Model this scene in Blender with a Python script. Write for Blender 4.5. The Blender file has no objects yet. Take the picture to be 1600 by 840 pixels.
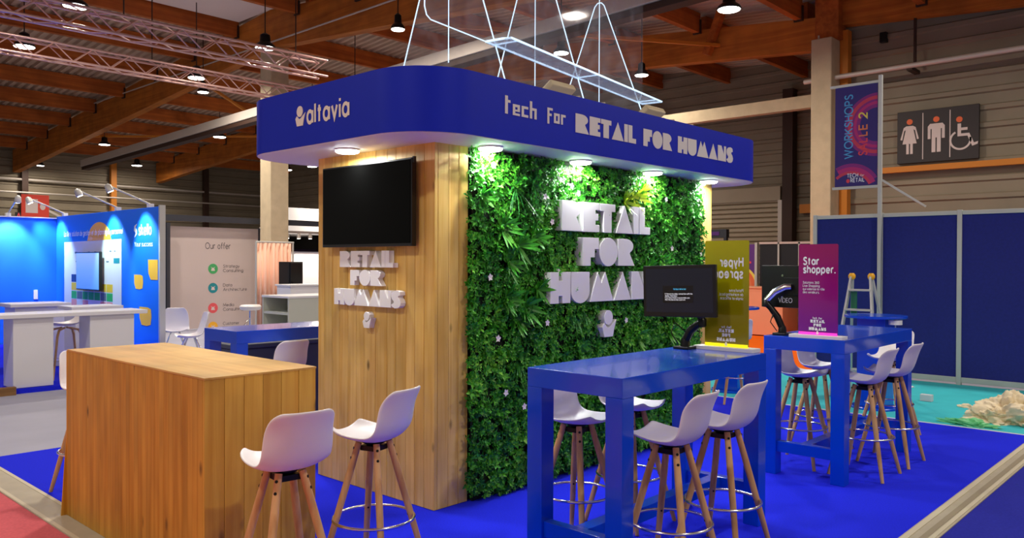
import bpy, bmesh, math, random
from mathutils import Vector, Matrix
random.seed(7)
C = bpy.context.scene.collection
scn = bpy.context.scene
PI = math.pi

# ------------------------------------------------------------------ camera, world, exposure
CAM_H = 1.62
th, tilt, roll = 0.747712, -0.00801819, 0.00363895
fw = Vector((math.cos(th)*math.cos(tilt), math.sin(th)*math.cos(tilt), math.sin(tilt)))
rr = Vector((math.sin(th), -math.cos(th), 0)); uu = rr.cross(fw)
r2 = rr*math.cos(roll)+uu*math.sin(roll); u2 = -rr*math.sin(roll)+uu*math.cos(roll)
cd = bpy.data.cameras.new('camera'); cam = bpy.data.objects.new('camera', cd); C.objects.link(cam)
cd.sensor_width = 36; cd.lens = 36*1259.64/1600; cd.clip_end = 200
cam.matrix_world = Matrix(((r2.x, u2.x, -fw.x, 0), (r2.y, u2.y, -fw.y, 0), (r2.z, u2.z, -fw.z, CAM_H), (0, 0, 0, 1)))
scn.camera = cam

W_STRENGTH = 0.31
LAMP_W = 132         # one high-bay lamp of the hall
DOWN_W = 19          # one downlight under the canopy
w = bpy.data.worlds.new('hall_world'); scn.world = w; w.use_nodes = True
w.node_tree.nodes['Background'].inputs[0].default_value = (1.0, 0.90, 0.80, 1)
w.node_tree.nodes['Background'].inputs[1].default_value = W_STRENGTH
scn.view_settings.view_transform = 'Standard'; scn.view_settings.look = 'None'
scn.view_settings.exposure = 0.0; scn.view_settings.gamma = 1.0; scn.view_settings.use_curve_mapping = False

def area(name, loc, power, size, col=(1, .92, .82), rot=(0, 0, 0), parent=None, shape='DISK', spread=PI):
    l = bpy.data.lights.new(name, 'AREA'); l.energy = power; l.size = size; l.color = col; l.shape = shape; l.spread = spread
    o = bpy.data.objects.new(name, l); C.objects.link(o); o.location = loc; o.rotation_euler = rot
    if parent:
        o.parent = parent; o.location = Vector(loc)-OFF[parent.name]
    return o
OFF = {}
# further lamps of the same hall, out of view; the first is added behind the canopy to brighten the back wall
for i, (x, y) in enumerate(((20, 16.5), (-1.5, 2.5), (3.2, -2.0), (-2, 8.5), (8.5, -1.0), (4.3, 7.5), (12.5, 1.5))):
    area('unseen_hall_light', (x, y, 6.0), LAMP_W*1.15, .4)

# ------------------------------------------------------------------ materials
def lin(c):
    return tuple(((v/255)/12.92 if v/255 <= .04045 else ((v/255+.055)/1.055)**2.4) for v in c)+(1,)
MATS = {}
def mat(name, col, rough=.5, metal=0., spec=.5, emit=0., noise=None, coat=0., alpha=None):
    """col in sRGB 0-255; noise=(scale, amount) mottles the colour"""
    m = bpy.data.materials.new(name); m.use_nodes = True; MATS[name] = m
    nt = m.node_tree; b = nt.nodes['Principled BSDF']; c = lin(col)
    b.inputs['Base Color'].default_value = c; b.inputs['Roughness'].default_value = rough
    b.inputs['Metallic'].default_value = metal; b.inputs['Specular IOR Level'].default_value = spec
    b.inputs['Coat Weight'].default_value = coat
    if emit:
        b.inputs['Emission Color'].default_value = c; b.inputs['Emission Strength'].default_value = emit
    if noise:
        tc = nt.nodes.new('ShaderNodeTexCoord'); n = nt.nodes.new('ShaderNodeTexNoise'); n.inputs['Scale'].default_value = noise[0]
        n.inputs['Detail'].default_value = 4
        nt.links.new(tc.outputs['Object'], n.inputs['Vector'])
        mr = nt.nodes.new('ShaderNodeMapRange'); mr.inputs[1].default_value = .3; mr.inputs[2].default_value = .7
        mr.inputs[3].default_value = 1-noise[1]; mr.inputs[4].default_value = 1+noise[1]
        nt.links.new(n.outputs[0], mr.inputs[0])
        mx = nt.nodes.new('ShaderNodeVectorMath'); mx.operation = 'SCALE'; mx.inputs[0].default_value = c[:3]
        nt.links.new(mr.outputs[0], mx.inputs['Scale']); nt.links.new(mx.outputs[0], b.inputs['Base Color'])
    if alpha is not None:
        b.inputs['Alpha'].default_value = alpha
    return m

def wood(name, c1, c2, axis=2, rough=.5, knots=True, island=.35, scale=1.0):
    """grain runs along axis; every board (mesh island) gets its own tone"""
    m = bpy.data.materials.new(name); m.use_nodes = True; MATS[name] = m
    nt = m.node_tree; N = nt.nodes; L = nt.links; b = N['Principled BSDF']; b.inputs['Roughness'].default_value = rough
    b.inputs['Specular IOR Level'].default_value = .3
    tc = N.new('ShaderNodeTexCoord'); ge = N.new('ShaderNodeNewGeometry')
    off = N.new('ShaderNodeVectorMath'); off.operation = 'SCALE'; off.inputs[0].default_value = (7.3, 5.1, 9.7)
    L.new(ge.outputs['Random Per Island'], off.inputs['Scale'])
    ad = N.new('ShaderNodeVectorMath'); ad.operation = 'ADD'; L.new(tc.outputs['Object'], ad.inputs[0]); L.new(off.outputs[0], ad.inputs[1])
    mp = N.new('ShaderNodeMapping'); s = [26*scale]*3; s[axis] = 1.1*scale; mp.inputs['Scale'].default_value = s
    L.new(ad.outputs[0], mp.inputs['Vector'])
    n = N.new('ShaderNodeTexNoise'); n.inputs['Scale'].default_value = 1.; n.inputs['Detail'].default_value = 5; n.inputs['Distortion'].default_value = .6
    L.new(mp.outputs[0], n.inputs['Vector'])
    ramp = N.new('ShaderNodeValToRGB'); ramp.color_ramp.elements[0].position = .33; ramp.color_ramp.elements[1].position = .62
    ramp.color_ramp.elements[0].color = lin(c2); ramp.color_ramp.elements[1].color = lin(c1)
    L.new(n.outputs[0], ramp.inputs[0])
    mr = N.new('ShaderNodeMapRange'); mr.inputs[3].default_value = 1-island; mr.inputs[4].default_value = 1+island*.6
    L.new(ge.outputs['Random Per Island'], mr.inputs[0])
    sc = N.new('ShaderNodeVectorMath'); sc.operation = 'SCALE'; L.new(ramp.outputs[0], sc.inputs[0]); L.new(mr.outputs[0], sc.inputs['Scale'])
    out = sc.outputs[0]
    # broad stain along the board
    n2 = N.new('ShaderNodeTexNoise'); n2.inputs['Scale'].default_value = 2.2; L.new(ad.outputs[0], n2.inputs['Vector'])
    mr2 = N.new('ShaderNodeMapRange'); mr2.inputs[1].default_value = .3; mr2.inputs[2].default_value = .7; mr2.inputs[3].default_value = .8; mr2.inputs[4].default_value = 1.15
    L.new(n2.outputs[0], mr2.inputs[0])
    s2 = N.new('ShaderNodeVectorMath'); s2.operation = 'SCALE'; L.new(out, s2.inputs[0]); L.new(mr2.outputs[0], s2.inputs['Scale']); out = s2.outputs[0]
    if knots:
        mk = N.new('ShaderNodeMapping'); k = [8.]*3; k[axis] = 3.6; mk.inputs['Scale'].default_value = k; L.new(ad.outputs[0], mk.inputs['Vector'])
        v = N.new('ShaderNodeTexVoronoi'); L.new(mk.outputs[0], v.inputs['Vector']); v.inputs['Scale'].default_value = 1.
        sp = N.new('ShaderNodeSeparateColor'); L.new(v.outputs['Color'], sp.inputs[0])
        thr = N.new('ShaderNodeMath'); thr.operation = 'GREATER_THAN'; thr.inputs[1].default_value = .55; L.new(sp.outputs[0], thr.inputs[0])
        kr = N.new('ShaderNodeMapRange'); kr.inputs[1].default_value = .05; kr.inputs[2].default_value = .17; kr.inputs[3].default_value = .85; kr.inputs[4].default_value = 0
        L.new(v.outputs['Distance'], kr.inputs[0])
        mu = N.new('ShaderNodeMath'); mu.operation = 'MULTIPLY'; L.new(thr.outputs[0], mu.inputs[0]); L.new(kr.outputs[0], mu.inputs[1])
        mix = N.new('ShaderNodeMix'); mix.data_type = 'RGBA'; L.new(mu.outputs[0], mix.inputs[0]); L.new(out, mix.inputs[6])
        mix.inputs[7].default_value = lin([q*.45 for q in c2]); out = mix.outputs[2]
    L.new(out, b.inputs['Base Color'])
    return m

def leafmat(name, cols, rough=.42, spec=.5):
    m = bpy.data.materials.new(name); m.use_nodes = True; MATS[name] = m
    nt = m.node_tree; N = nt.nodes; L = nt.links; b = N['Principled BSDF']; b.inputs['Roughness'].default_value = rough
    b.inputs['Specular IOR Level'].default_value = spec
    ge = N.new('ShaderNodeNewGeometry'); r = N.new('ShaderNodeValToRGB'); r.color_ramp.interpolation = 'LINEAR'
    els = r.color_ramp.elements
    while len(els) < len(cols): els.new(.5)
    for i, c in enumerate(cols):
        els[i].position = i/(len(cols)-1); els[i].color = lin(c)
    tc = N.new('ShaderNodeTexCoord'); n = N.new('ShaderNodeTexNoise'); n.inputs['Scale'].default_value = 2.6; n.inputs['Detail'].default_value = 1
    L.new(tc.outputs['Object'], n.inputs['Vector'])
    a = N.new('ShaderNodeMath'); a.operation = 'MULTIPLY_ADD'; a.inputs[1].default_value = 1.1; a.inputs[2].default_value = -.3
    L.new(n.outputs[0], a.inputs[0])
    a2 = N.new('ShaderNodeMath'); a2.operation = 'MULTIPLY_ADD'; a2.inputs[1].default_value = .55; L.new(ge.outputs['Random Per Island'], a2.inputs[0]); L.new(a.outputs[0], a2.inputs[2])
    L.new(a2.outputs[0], r.inputs[0]); L.new(r.outputs[0], b.inputs['Base Color'])
    tr = N.new('ShaderNodeBsdfTranslucent'); L.new(r.outputs[0], tr.inputs['Color'])
    mx = N.new('ShaderNodeMixShader'); mx.inputs[0].default_value = .22
    out = N['Material Output']; L.new(b.outputs[0], mx.inputs[1]); L.new(tr.outputs[0], mx.inputs[2]); L.new(mx.outputs[0], out.inputs[0])
    return m

def sheetmat(name, tint, clear=.86, dust=.0, rough=.05):
    """clear or coloured acrylic sheet: see-through, a little diffuse and a gloss"""
    m = bpy.data.materials.new(name); m.use_nodes = True; MATS[name] = m
    nt = m.node_tree; N = nt.nodes; L = nt.links; b = N['Principled BSDF']
    b.inputs['Base Color'].default_value = lin(tint); b.inputs['Roughness'].default_value = rough; b.inputs['Specular IOR Level'].default_value = .3
    t = N.new('ShaderNodeBsdfTransparent'); t.inputs[0].default_value = (1, 1, 1, 1) if dust >= 0 else lin(tint)
    mx = N.new('ShaderNodeMixShader'); mx.inputs[0].default_value = clear
    if dust > 0:
        tc = N.new('ShaderNodeTexCoord'); n = N.new('ShaderNodeTexNoise'); n.inputs['Scale'].default_value = 9; n.inputs['Detail'].default_value = 6
        L.new(tc.outputs['Object'], n.inputs['Vector'])
        mr = N.new('ShaderNodeMapRange'); mr.inputs[1].default_value = .45; mr.inputs[2].default_value = .75; mr.inputs[3].default_value = clear; mr.inputs[4].default_value = clear-dust
        L.new(n.outputs[0], mr.inputs[0]); L.new(mr.outputs[0], mx.inputs[0])
    L.new(b.outputs[0], mx.inputs[1]); L.new(t.outputs[0], mx.inputs[2]); L.new(mx.outputs[0], N['Material Output'].inputs[0])
    return m

def gradmat(name, stops, axis, lo, hi, rough=.4, emit=0.):
    """print with a colour gradient along an object axis"""
    m = bpy.data.materials.new(name); m.use_nodes = True; MATS[name] = m
    nt = m.node_tree; N = nt.nodes; L = nt.links; b = N['Principled BSDF']; b.inputs['Roughness'].default_value = rough
    tc = N.new('ShaderNodeTexCoord'); sx = N.new('ShaderNodeSeparateXYZ'); L.new(tc.outputs['Object'], sx.inputs[0])
    mr = N.new('ShaderNodeMapRange'); mr.inputs[1].default_value = lo; mr.inputs[2].default_value = hi; L.new(sx.outputs[axis], mr.inputs[0])
    r = N.new('ShaderNodeValToRGB'); els = r.color_ramp.elements
    while len(els) < len(stops): els.new(.5)
    for i, (p, c) in enumerate(stops): els[i].position = p; els[i].color = lin(c)
    L.new(mr.outputs[0], r.inputs[0]); L.new(r.outputs[0], b.inputs['Base Color'])
    if emit:
        L.new(r.outputs[0], b.inputs['Emission Color']); b.inputs['Emission Strength'].default_value = emit
    return m

wood('pine_cladding', (238, 200, 116), (224, 176, 84), 2, .45, True, .09)
wood('counter_panel', (206, 154, 60), (188, 130, 40), 2, .5, True, .10)
wood('counter_planks', (214, 166, 68), (196, 142, 48), 2, .5, True, .10)
wood('counter_top', (222, 176, 96), (208, 156, 78), 1, .45, False, .1, .6)
wood('beech', (216, 172, 118), (196, 146, 92), 2, .4, False, .12)
wood('glulam_y', (196, 118, 42), (168, 92, 28), 1, .6, False, .25, .35)
wood('glulam_x', (190, 104, 40), (160, 80, 28), 0, .6, False, .25, .35)
wood('kerb_wood', (150, 112, 70), (120, 84, 50), 0, .6, False, .1)
mat('black_void', (8, 8, 9), .8)
mat('canopy_blue', (0, 30, 176), .5, 0, .25, noise=(3, .04)); mat('soffit_white', (232, 230, 232), .5)
mat('letter_white', (236, 234, 236), .5); mat('print_cream', (226, 220, 208), .6)
mat('lamp_glow', (255, 250, 240), .5, emit=14.); mat('down_glow', (250, 255, 250), .5, emit=16.)
mat('white_plastic', (232, 230, 226), .35); mat('white_paint', (224, 224, 226), .45)
mat('shell_white', (234, 228, 230), .38)
mat('table_blue', (0, 70, 208), .2, coat=.25, noise=(1.5, .03))
mat('chrome', (232, 232, 232), .18, 1.); mat('black_metal', (14, 14, 16), .35, .3); mat('black_plastic', (12, 12, 14), .3)
mat('screen_off', (2, 2, 2), .07, spec=.08); mat('screen_dark', (16, 20, 32), .25, emit=.35)
mat('carpet_blue', (32, 42, 226), .95, spec=.1, noise=(120, .12)); mat('carpet_navy', (44, 48, 160), .95, spec=.1, noise=(90, .12))
mat('carpet_pink', (214, 104, 112), .95, spec=.1, noise=(60, .08)); mat('carpet_teal', (62, 190, 200), .8, spec=.2, noise=(4, .06))
mat('carpet_orange', (240, 106, 20), .95, spec=.1, noise=(60, .08)); mat('hall_floor', (160, 160, 176), .7, noise=(1.2, .08))
mat('strip_grey', (178, 168, 144), .6, noise=(8, .05)); mat('strip_light', (206, 196, 168), .6); mat('strip_dark', (150, 138, 112), .7)
mat('deck_metal', (196, 172, 150), .6, .2, noise=(.8, .12)); mat('cladding', (140, 128, 108), .6, .1, noise=(1.1, .1))
mat('concrete', (196, 178, 146), .85, noise=(5, .08)); mat('concrete_side', (150, 132, 108), .85, noise=(5, .08))
mat('steel_grey', (204, 194, 184), .5, .3); mat('alu', (196, 196, 190), .42, .25); mat('truss_pink_lit', (206, 168, 160), .35, .6)  # truss aluminium has the pink light falling on it put into its colour
mat('dark_steel', (62, 40, 30), .6, .2); mat('orange_paint', (206, 126, 34), .55); mat('panel_navy', (26, 34, 122), .85, noise=(30, .1))
mat('booth_blue', (0, 112, 238), .6); mat('amber', (246, 182, 44), .6); mat('board_white', (226, 224, 226), .6)
mat('offer_grey', (206, 190, 184), .6); mat('ink_dark', (70, 66, 70), .7); mat('ink_white', (244, 244, 246), .6)
mat('frame_dark', (58, 60, 68), .5, .3); mat('g_green', (70, 170, 100), .6); mat('g_teal', (30, 140, 150), .6); mat('g_red', (232, 92, 98), .6)
mat('tile_green', (44, 176, 84), .6); mat('tile_yellow', (236, 196, 40), .6); mat('tile_grey', (96, 112, 130), .6); mat('tile_pink', (244, 160, 150), .6)
mat('tile_orange', (232, 140, 70), .6); mat('tile_navy', (18, 54, 130), .6)
gradmat('screen_sky', [(0, (90, 150, 226)), (.5, (130, 178, 232)), (1, (176, 196, 236))], 2, -.4, .4, .2, .55)
mat('red_paint', (226, 62, 40), .5); mat('sign_dark', (52, 46, 46), .6); mat('sign_pale', (222, 206, 200), .6); mat('sign_orange', (238, 110, 60), .6)
mat('banner_violet', (52, 36, 120), .6); mat('arc_pink', (196, 40, 120), .6); mat('arc_magenta', (146, 36, 128), .6); mat('arc_red', (214, 60, 90), .6)
mat('text_cyan', (84, 178, 232), .6); mat('text_red', (236, 70, 84), .6); mat('text_yellow', (246, 220, 90), .6); mat('text_orange', (240, 130, 80), .6)
mat('peach', (232, 160, 124), .6); mat('purple_panel', (92, 42, 130), .6); mat('lime', (190, 200, 40), .6)
mat('curtain_pink', (244, 196, 170), .8); mat('fridge_black', (16, 16, 18), .4); mat('cab_green', (196, 200, 186), .6)
mat('film', (238, 222, 184), .5, noise=(14, .08)); mat('film_green', (120, 226, 150), .4, alpha=.75); mat('yellow_cap', (246, 182, 30), .45)
mat('ladder_green', (20, 110, 80), .5); mat('flood_cream', (214, 196, 154), .5); mat('flower', (246, 240, 236), .6)
mat('dark_grey', (70, 78, 92), .7); mat('foliage_back', (10, 22, 8), .9); mat('stem', (40, 92, 22), .6); mat('shutter', (176, 162, 138), .6, .1)
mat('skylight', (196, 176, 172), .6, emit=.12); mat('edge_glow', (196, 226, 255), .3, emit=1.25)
mat('yellow_glow', (255, 240, 20), .4, emit=.7); mat('pink_glow', (255, 60, 200), .4, emit=.6)
mat('ink_cyan', (80, 190, 230), .5, emit=.6); mat('ink_screen', (230, 232, 236), .5, emit=.6)
gradmat('star_print', [(0, (112, 34, 150)), (.45, (146, 24, 120)), (1, (156, 20, 96))], 2, 0, .68, .12)
gradmat('hyper_print', [(0, (150, 138, 20)), (.4, (146, 136, 10)), (1, (178, 176, 10))], 2, 0, .68, .12)
leafmat('leaf_small', [(12, 56, 14), (26, 106, 20), (48, 150, 30), (92, 188, 44), (146, 212, 72)])
leafmat('leaf_grass', [(18, 76, 30), (34, 112, 40), (70, 150, 66)])
leafmat('leaf_broad', [(26, 110, 26), (60, 150, 36), (104, 184, 50)])
leafmat('leaf_lime', [(90, 150, 20), (150, 190, 30), (196, 210, 50)])
sheetmat('clear_sheet', (200, 205, 215), .955, .08); sheetmat('shelf_sheet', (190, 205, 220), .55, .15)

# ------------------------------------------------------------------ mesh helpers
UX, UY, UZ = Vector((1, 0, 0)), Vector((0, 1, 0)), Vector((0, 0, 1))
class MB:
    def __init__(s): s.v = []; s.f = []
    def add(s, vs, fs):
        o = len(s.v); s.v += [Vector(q) for q in vs]; s.f += [tuple(i+o for i in f) for f in fs]; return s
    def box(s, x0, x1, y0, y1, z0, z1):
        if x0 > x1: x0, x1 = x1, x0
        if y0 > y1: y0, y1 = y1, y0
        if z0 > z1: z0, z1 = z1, z0
        return s.add([(x0, y0, z0), (x1, y0, z0), (x1, y1, z0), (x0, y1, z0), (x0, y0, z1), (x1, y0, z1), (x1, y1, z1), (x0, y1, z1)],
                     [(0, 3, 2, 1), (4, 5, 6, 7), (0, 1, 5, 4), (1, 2, 6, 5), (2, 3, 7, 6), (3, 0, 4, 7)])
    def beam(s, p, q, wd, ht, up=(0, 0, 1)):
        p = Vector(p); q = Vector(q); d = (q-p).normalized(); up = Vector(up)
        a = d.cross(up); a = a.normalized() if a.length > 1e-4 else Vector((1, 0, 0)); b = a.cross(d)
        vs = []
        for c in (p, q):
            for i, j in ((-1, -1), (1, -1), (1, 1), (-1, 1)): vs.append(c+a*(i*wd/2)+b*(j*ht/2))
        return s.add(vs, [(0, 1, 2, 3), (7, 6, 5, 4), (0, 4, 5, 1), (1, 5, 6, 2), (2, 6, 7, 3), (3, 7, 4, 0)])
    def cyl(s, p, q, r0, r1=None, n=14, cap=True):
        r1 = r0 if r1 is None else r1
        p = Vector(p); q = Vector(q); d = (q-p).normalized(); a = d.orthogonal().normalized(); b = d.cross(a)
        vs = []
        for c, r in ((p, r0), (q, r1)):
            for i in range(n):
                t = 2*PI*i/n; vs.append(c+a*(math.cos(t)*r)+b*(math.sin(t)*r))
        fs = [(i, (i+1) % n, n+(i+1) % n, n+i) for i in range(n)]
        if cap: fs += [tuple(range(n-1, -1, -1)), tuple(range(n, 2*n))]
        return s.add(vs, fs)
    def lathe(s, c, prof, n=24, axis=(0, 0, 1)):
        c = Vector(c); d = Vector(axis).normalized(); a = d.orthogonal().normalized(); b = d.cross(a); vs = []; m = len(prof)
        for r, h in prof:
            for i in range(n):
                t = 2*PI*i/n; vs.append(c+d*h+a*(math.cos(t)*r)+b*(math.sin(t)*r))
        fs = [(k*n+i, k*n+(i+1) % n, (k+1)*n+(i+1) % n, (k+1)*n+i) for k in range(m-1) for i in range(n)]
        fs += [tuple(range(n-1, -1, -1)), tuple(range((m-1)*n, m*n))]
        return s.add(vs, fs)
    def tube(s, pts, r, n=8, closed=False):
        pts = [Vector(p) for p in pts]; m = len(pts); vs = []; prev = None
        for k in range(m):
            if closed: d = (pts[(k+1) % m]-pts[k-1]).normalized()
            else: d = (pts[min(k+1, m-1)]-pts[max(k-1, 0)]).normalized()
            if prev is None: a = d.orthogonal().normalized()
            else:
                a = prev-d*prev.dot(d); a = a.normalized() if a.length > 1e-5 else d.orthogonal().normalized()
            prev = a; b = d.cross(a); rk = r[k] if isinstance(r, (list, tuple)) else r
            for i in range(n):
                t = 2*PI*i/n; vs.append(pts[k]+a*(math.cos(t)*rk)+b*(math.sin(t)*rk))
        kk = m if closed else m-1
        fs = [(k*n+i, k*n+(i+1) % n, ((k+1) % m)*n+(i+1) % n, ((k+1) % m)*n+i) for k in range(kk) for i in range(n)]
        if not closed: fs += [tuple(range(n-1, -1, -1)), tuple(range((m-1)*n, m*n))]
        return s.add(vs, fs)
    def prism(s, poly, o, u, v, d0, d1):
        """2-D polygon in the plane (o; u, v), extruded from d0 to d1 along u x v"""
        o = Vector(o); u = Vector(u); v = Vector(v); n = u.cross(v).normalized(); m = len(poly)
        ar = sum(poly[i][0]*poly[(i+1) % m][1]-poly[(i+1) % m][0]*poly[i][1] for i in range(m))
        if ar < 0: poly = poly[::-1]
        vs = [o+u*a+v*b+n*d0 for a, b in poly]+[o+u*a+v*b+n*d1 for a, b in poly]
        fs = [tuple(range(m-1, -1, -1)), tuple(range(m, 2*m))]+[(i, (i+1) % m, m+(i+1) % m, m+i) for i in range(m)]
        return s.add(vs, fs)
    def build(s, name, m, parent=None, bevel=0., smooth=0., sub=0, solid=0.):
        me = bpy.data.meshes.new(name); off = Vector((0, 0, 0))
        if parent is not None: off = OFF.get(parent.name, off)
        me.from_pydata([tuple(p-off) for p in s.v], [], s.f); me.validate(); me.update()
        o = bpy.data.objects.new(name, me); C.objects.link(o); me.materials.append(MATS[m] if isinstance(m, str) else m)
        if parent is not None: o.parent = parent; OFF[o.name] = off
        if smooth:
            me.shade_smooth(); me.set_sharp_from_angle(angle=math.radians(smooth))
        if solid:
            md = o.modifiers.new('thickness', 'SOLIDIFY'); md.thickness = solid; md.offset = 0
        if sub:
            md = o.modifiers.new('subdivision', 'SUBSURF'); md.levels = sub; md.render_levels = sub
        if bevel:
            md = o.modifiers.new('bevel', 'BEVEL'); md.width = bevel; md.segments = 2; md.limit_method = 'ANGLE'; md.angle_limit = math.radians(40)
        return o

def thing(name, label, cat, loc=(0, 0, 0), group=None):
    o = bpy.data.objects.new(name, None); C.objects.link(o); o.location = loc; o.empty_display_size = .1
    OFF[o.name] = Vector(loc); o['label'] = label; o['category'] = cat; o['kind'] = 'thing'
    if group: o['group'] = group
    return o
def tag(o, label, cat, group=None):
    o['label'] = label; o['category'] = cat; o['kind'] = 'thing'
    if group: o['group'] = group
    return o
def struct(o): o['kind'] = 'structure'; return o
def rebase(o, loc):
    """put a one-mesh thing's origin at its base"""
    loc = Vector(loc); o.data.transform(Matrix.Translation(-loc)); o.location = loc; return o
def copy_tree(o, parent=None):
    c = o.copy(); C.objects.link(c)
    if parent is not None: c.parent = parent
    for ch in list(o.children): copy_tree(ch, c)
    return c

def _a(cx, cy, rx, ry, a0, a1, n=12):
    return [(cx+rx*math.cos(math.radians(a0+(a1-a0)*i/n)), cy+ry*math.sin(math.radians(a0+(a1-a0)*i/n))) for i in range(n+1)]
_bowl = _a(.22, .25, .215, .235, 0, 360, 22); _arch = [(0, 0), (0, .5)]
FONT = {
 'a': ([_bowl, [(.44, .5), (.44, 0)]], .44), 'b': ([_bowl, [(0, .74), (0, 0)]], .44), 'c': ([_a(.22, .25, .215, .235, 48, 312)], .40), 'd': ([_bowl, [(.44, .74), (.44, 0)]], .44),
 'e': ([[(.02, .25)]+[(.43, .25)]+_a(.22, .25, .215, .235, 4, 318, 16)], .44), 'f': ([_a(.22, .6, .12, .13, 60, 180, 6)+[(.10, 0)], [(0, .47), (.25, .47)]], .25),
 'g': ([_bowl, [(.44, .5), (.44, .02)]+_a(.22, .0, .22, .19, 0, -150, 10)], .44), 'h': ([[(0, .74), (0, 0)], _a(.2, .29, .2, .2, 180, 0, 10)+[(.4, 0)]], .4),
 'i': ([[(0, 0), (0, .5)], [(0, .62), (0, .73)]], 0), 'k': ([[(0, .74), (0, 0)], [(.36, .5), (.03, .2)], [(.13, .3), (.38, 0)]], .38), 'l': ([[(0, 0), (0, .74)]], 0),
 'm': ([[(0, .5), (0, 0)], _a(.16, .31, .16, .18, 180, 0, 8)+[(.32, 0)], _a(.48, .31, .16, .18, 180, 0, 8)+[(.64, 0)]], .64), 'n': ([[(0, .5), (0, 0)], _a(.2, .29, .2, .2, 180, 0, 10)+[(.4, 0)]], .4),
 'o': ([_bowl], .44), 'p': ([_bowl, [(0, .5), (0, -.2)]], .44), 'q': ([_bowl, [(.44, .5), (.44, -.2)]], .44), 'r': ([[(0, .5), (0, 0)], _a(.18, .29, .18, .2, 180, 62, 7)], .26),
 's': ([[(.33, .41), (.26, .48), (.12, .48), (.04, .40), (.09, .30), (.27, .22), (.34, .13), (.27, .02), (.1, .02), (.01, .09)]], .34), 't': ([[(.12, .66), (.12, 0)], [(0, .48), (.26, .48)]], .26),
 'u': ([[(0, .5), (0, .2)]+_a(.2, .21, .2, .2, 180, 360, 10), [(.4, .5), (.4, 0)]], .4), 'v': ([[(0, .5), (.2, .02), (.4, .5)]], .4), 'w': ([[(0, .5), (.16, .02), (.31, .48), (.46, .02), (.62, .5)]], .62),
 'x': ([[(0, 0), (.36, .5)], [(0, .5), (.36, 0)]], .36), 'y': ([[(0, .5), (.2, .02)], [(.4, .5), (.12, -.2)]], .4), 'z': ([[(0, .48), (.34, .48), (0, .02), (.36, .02)]], .36),
 'A': ([[(0, 0), (.3, .72), (.6, 0)], [(.11, .24), (.49, .24)]], .6), 'C': ([_a(.34, .36, .34, .36, 45, 315, 18)], .6), 'D': ([[(0, .36), (0, .02), (.2, .02)]+_a(.22, .36, .34, .34, -90, 90, 14)+[(0, .70), (0, .34)]], .56),
 'E': ([[(.4, .70), (0, .70), (0, .02), (.4, .02)], [(0, .36), (.36, .36)]], .4), 'H': ([[(0, 0), (0, .72)], [(.5, 0), (.5, .72)], [(0, .37), (.5, .37)]], .5), 'I': ([[(0, 0), (0, .72)]], 0),
 'K': ([[(0, 0), (0, .72)], [(.48, .72), (.02, .3)], [(.16, .42), (.5, 0)]], .5), 'L': ([[(0, .72), (0, .02), (.38, .02)]], .38), 'M': ([[(0, 0), (.06, .70), (.34, .12), (.62, .70), (.68, 0)]], .68), 'N': ([[(0, 0), (0, .70), (.5, .02), (.5, .72)]], .5),
 'O': ([_a(.36, .36, .36, .36, 0, 360, 24)], .72), 'P': ([[(0, 0), (0, .70), (.22, .70)]+_a(.24, .52, .18, .18, 90, -90, 10)+[(0, .34)]], .42), 'R': ([[(0, 0), (0, .70), (.22, .70)]+_a(.24, .52, .18, .18, 90, -90, 10)+[(0, .34)], [(.22, .34), (.44, 0)]], .44),
 'S': ([[(.42, .60), (.34, .69), (.2, .71), (.07, .63), (.06, .50), (.15, .41), (.34, .33), (.43, .22), (.39, .07), (.24, .01), (.1, .03), (.01, .13)]], .43), 'T': ([[(0, .70), (.5, .70)], [(.25, .70), (.25, 0)]], .5),
 'V': ([[(0, .72), (.28, .02), (.56, .72)]], .56), 'W': ([[(0, .72), (.2, .02), (.42, .68), (.64, .02), (.84, .72)]], .84), 'X': ([[(0, 0), (.5, .72)], [(0, .72), (.5, 0)]], .5), 'Y': ([[(0, .72), (.27, .34), (.54, .72)], [(.27, .34), (.27, 0)]], .54),
 '0': ([_a(.24, .36, .24, .35, 0, 360, 22)], .48), '1': ([[(0, .58), (.16, .70), (.16, 0)]], .16), '2': ([_a(.22, .50, .21, .21, 165, -35, 10)+[(.0, .02), (.44, .02)]], .44), '3': ([_a(.2, .53, .18, .17, 150, -90, 9), _a(.2, .19, .22, .18, 90, -150, 11)], .42),
 '6': ([_a(.23, .22, .22, .21, 0, 360, 18), [(.02, .26), (.10, .5), (.3, .71)]], .46), '.': ([[(0, -.03), (0, .09)]], 0), ',': ([[(.03, .08), (-.02, -.1)]], .03), '>': ([[(0, .5), (.3, .3), (0, .1)]], .3), '<': ([[(.3, .5), (0, .3), (.3, .1)]], .3)}
FONT['\u00e8'] = (FONT['e'][0]+[[(.14, .68), (.26, .58)]], .44); FONT['\u00f4'] = (FONT['o'][0]+[[(.12, .58), (.22, .68), (.32, .58)]], .44)
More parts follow.
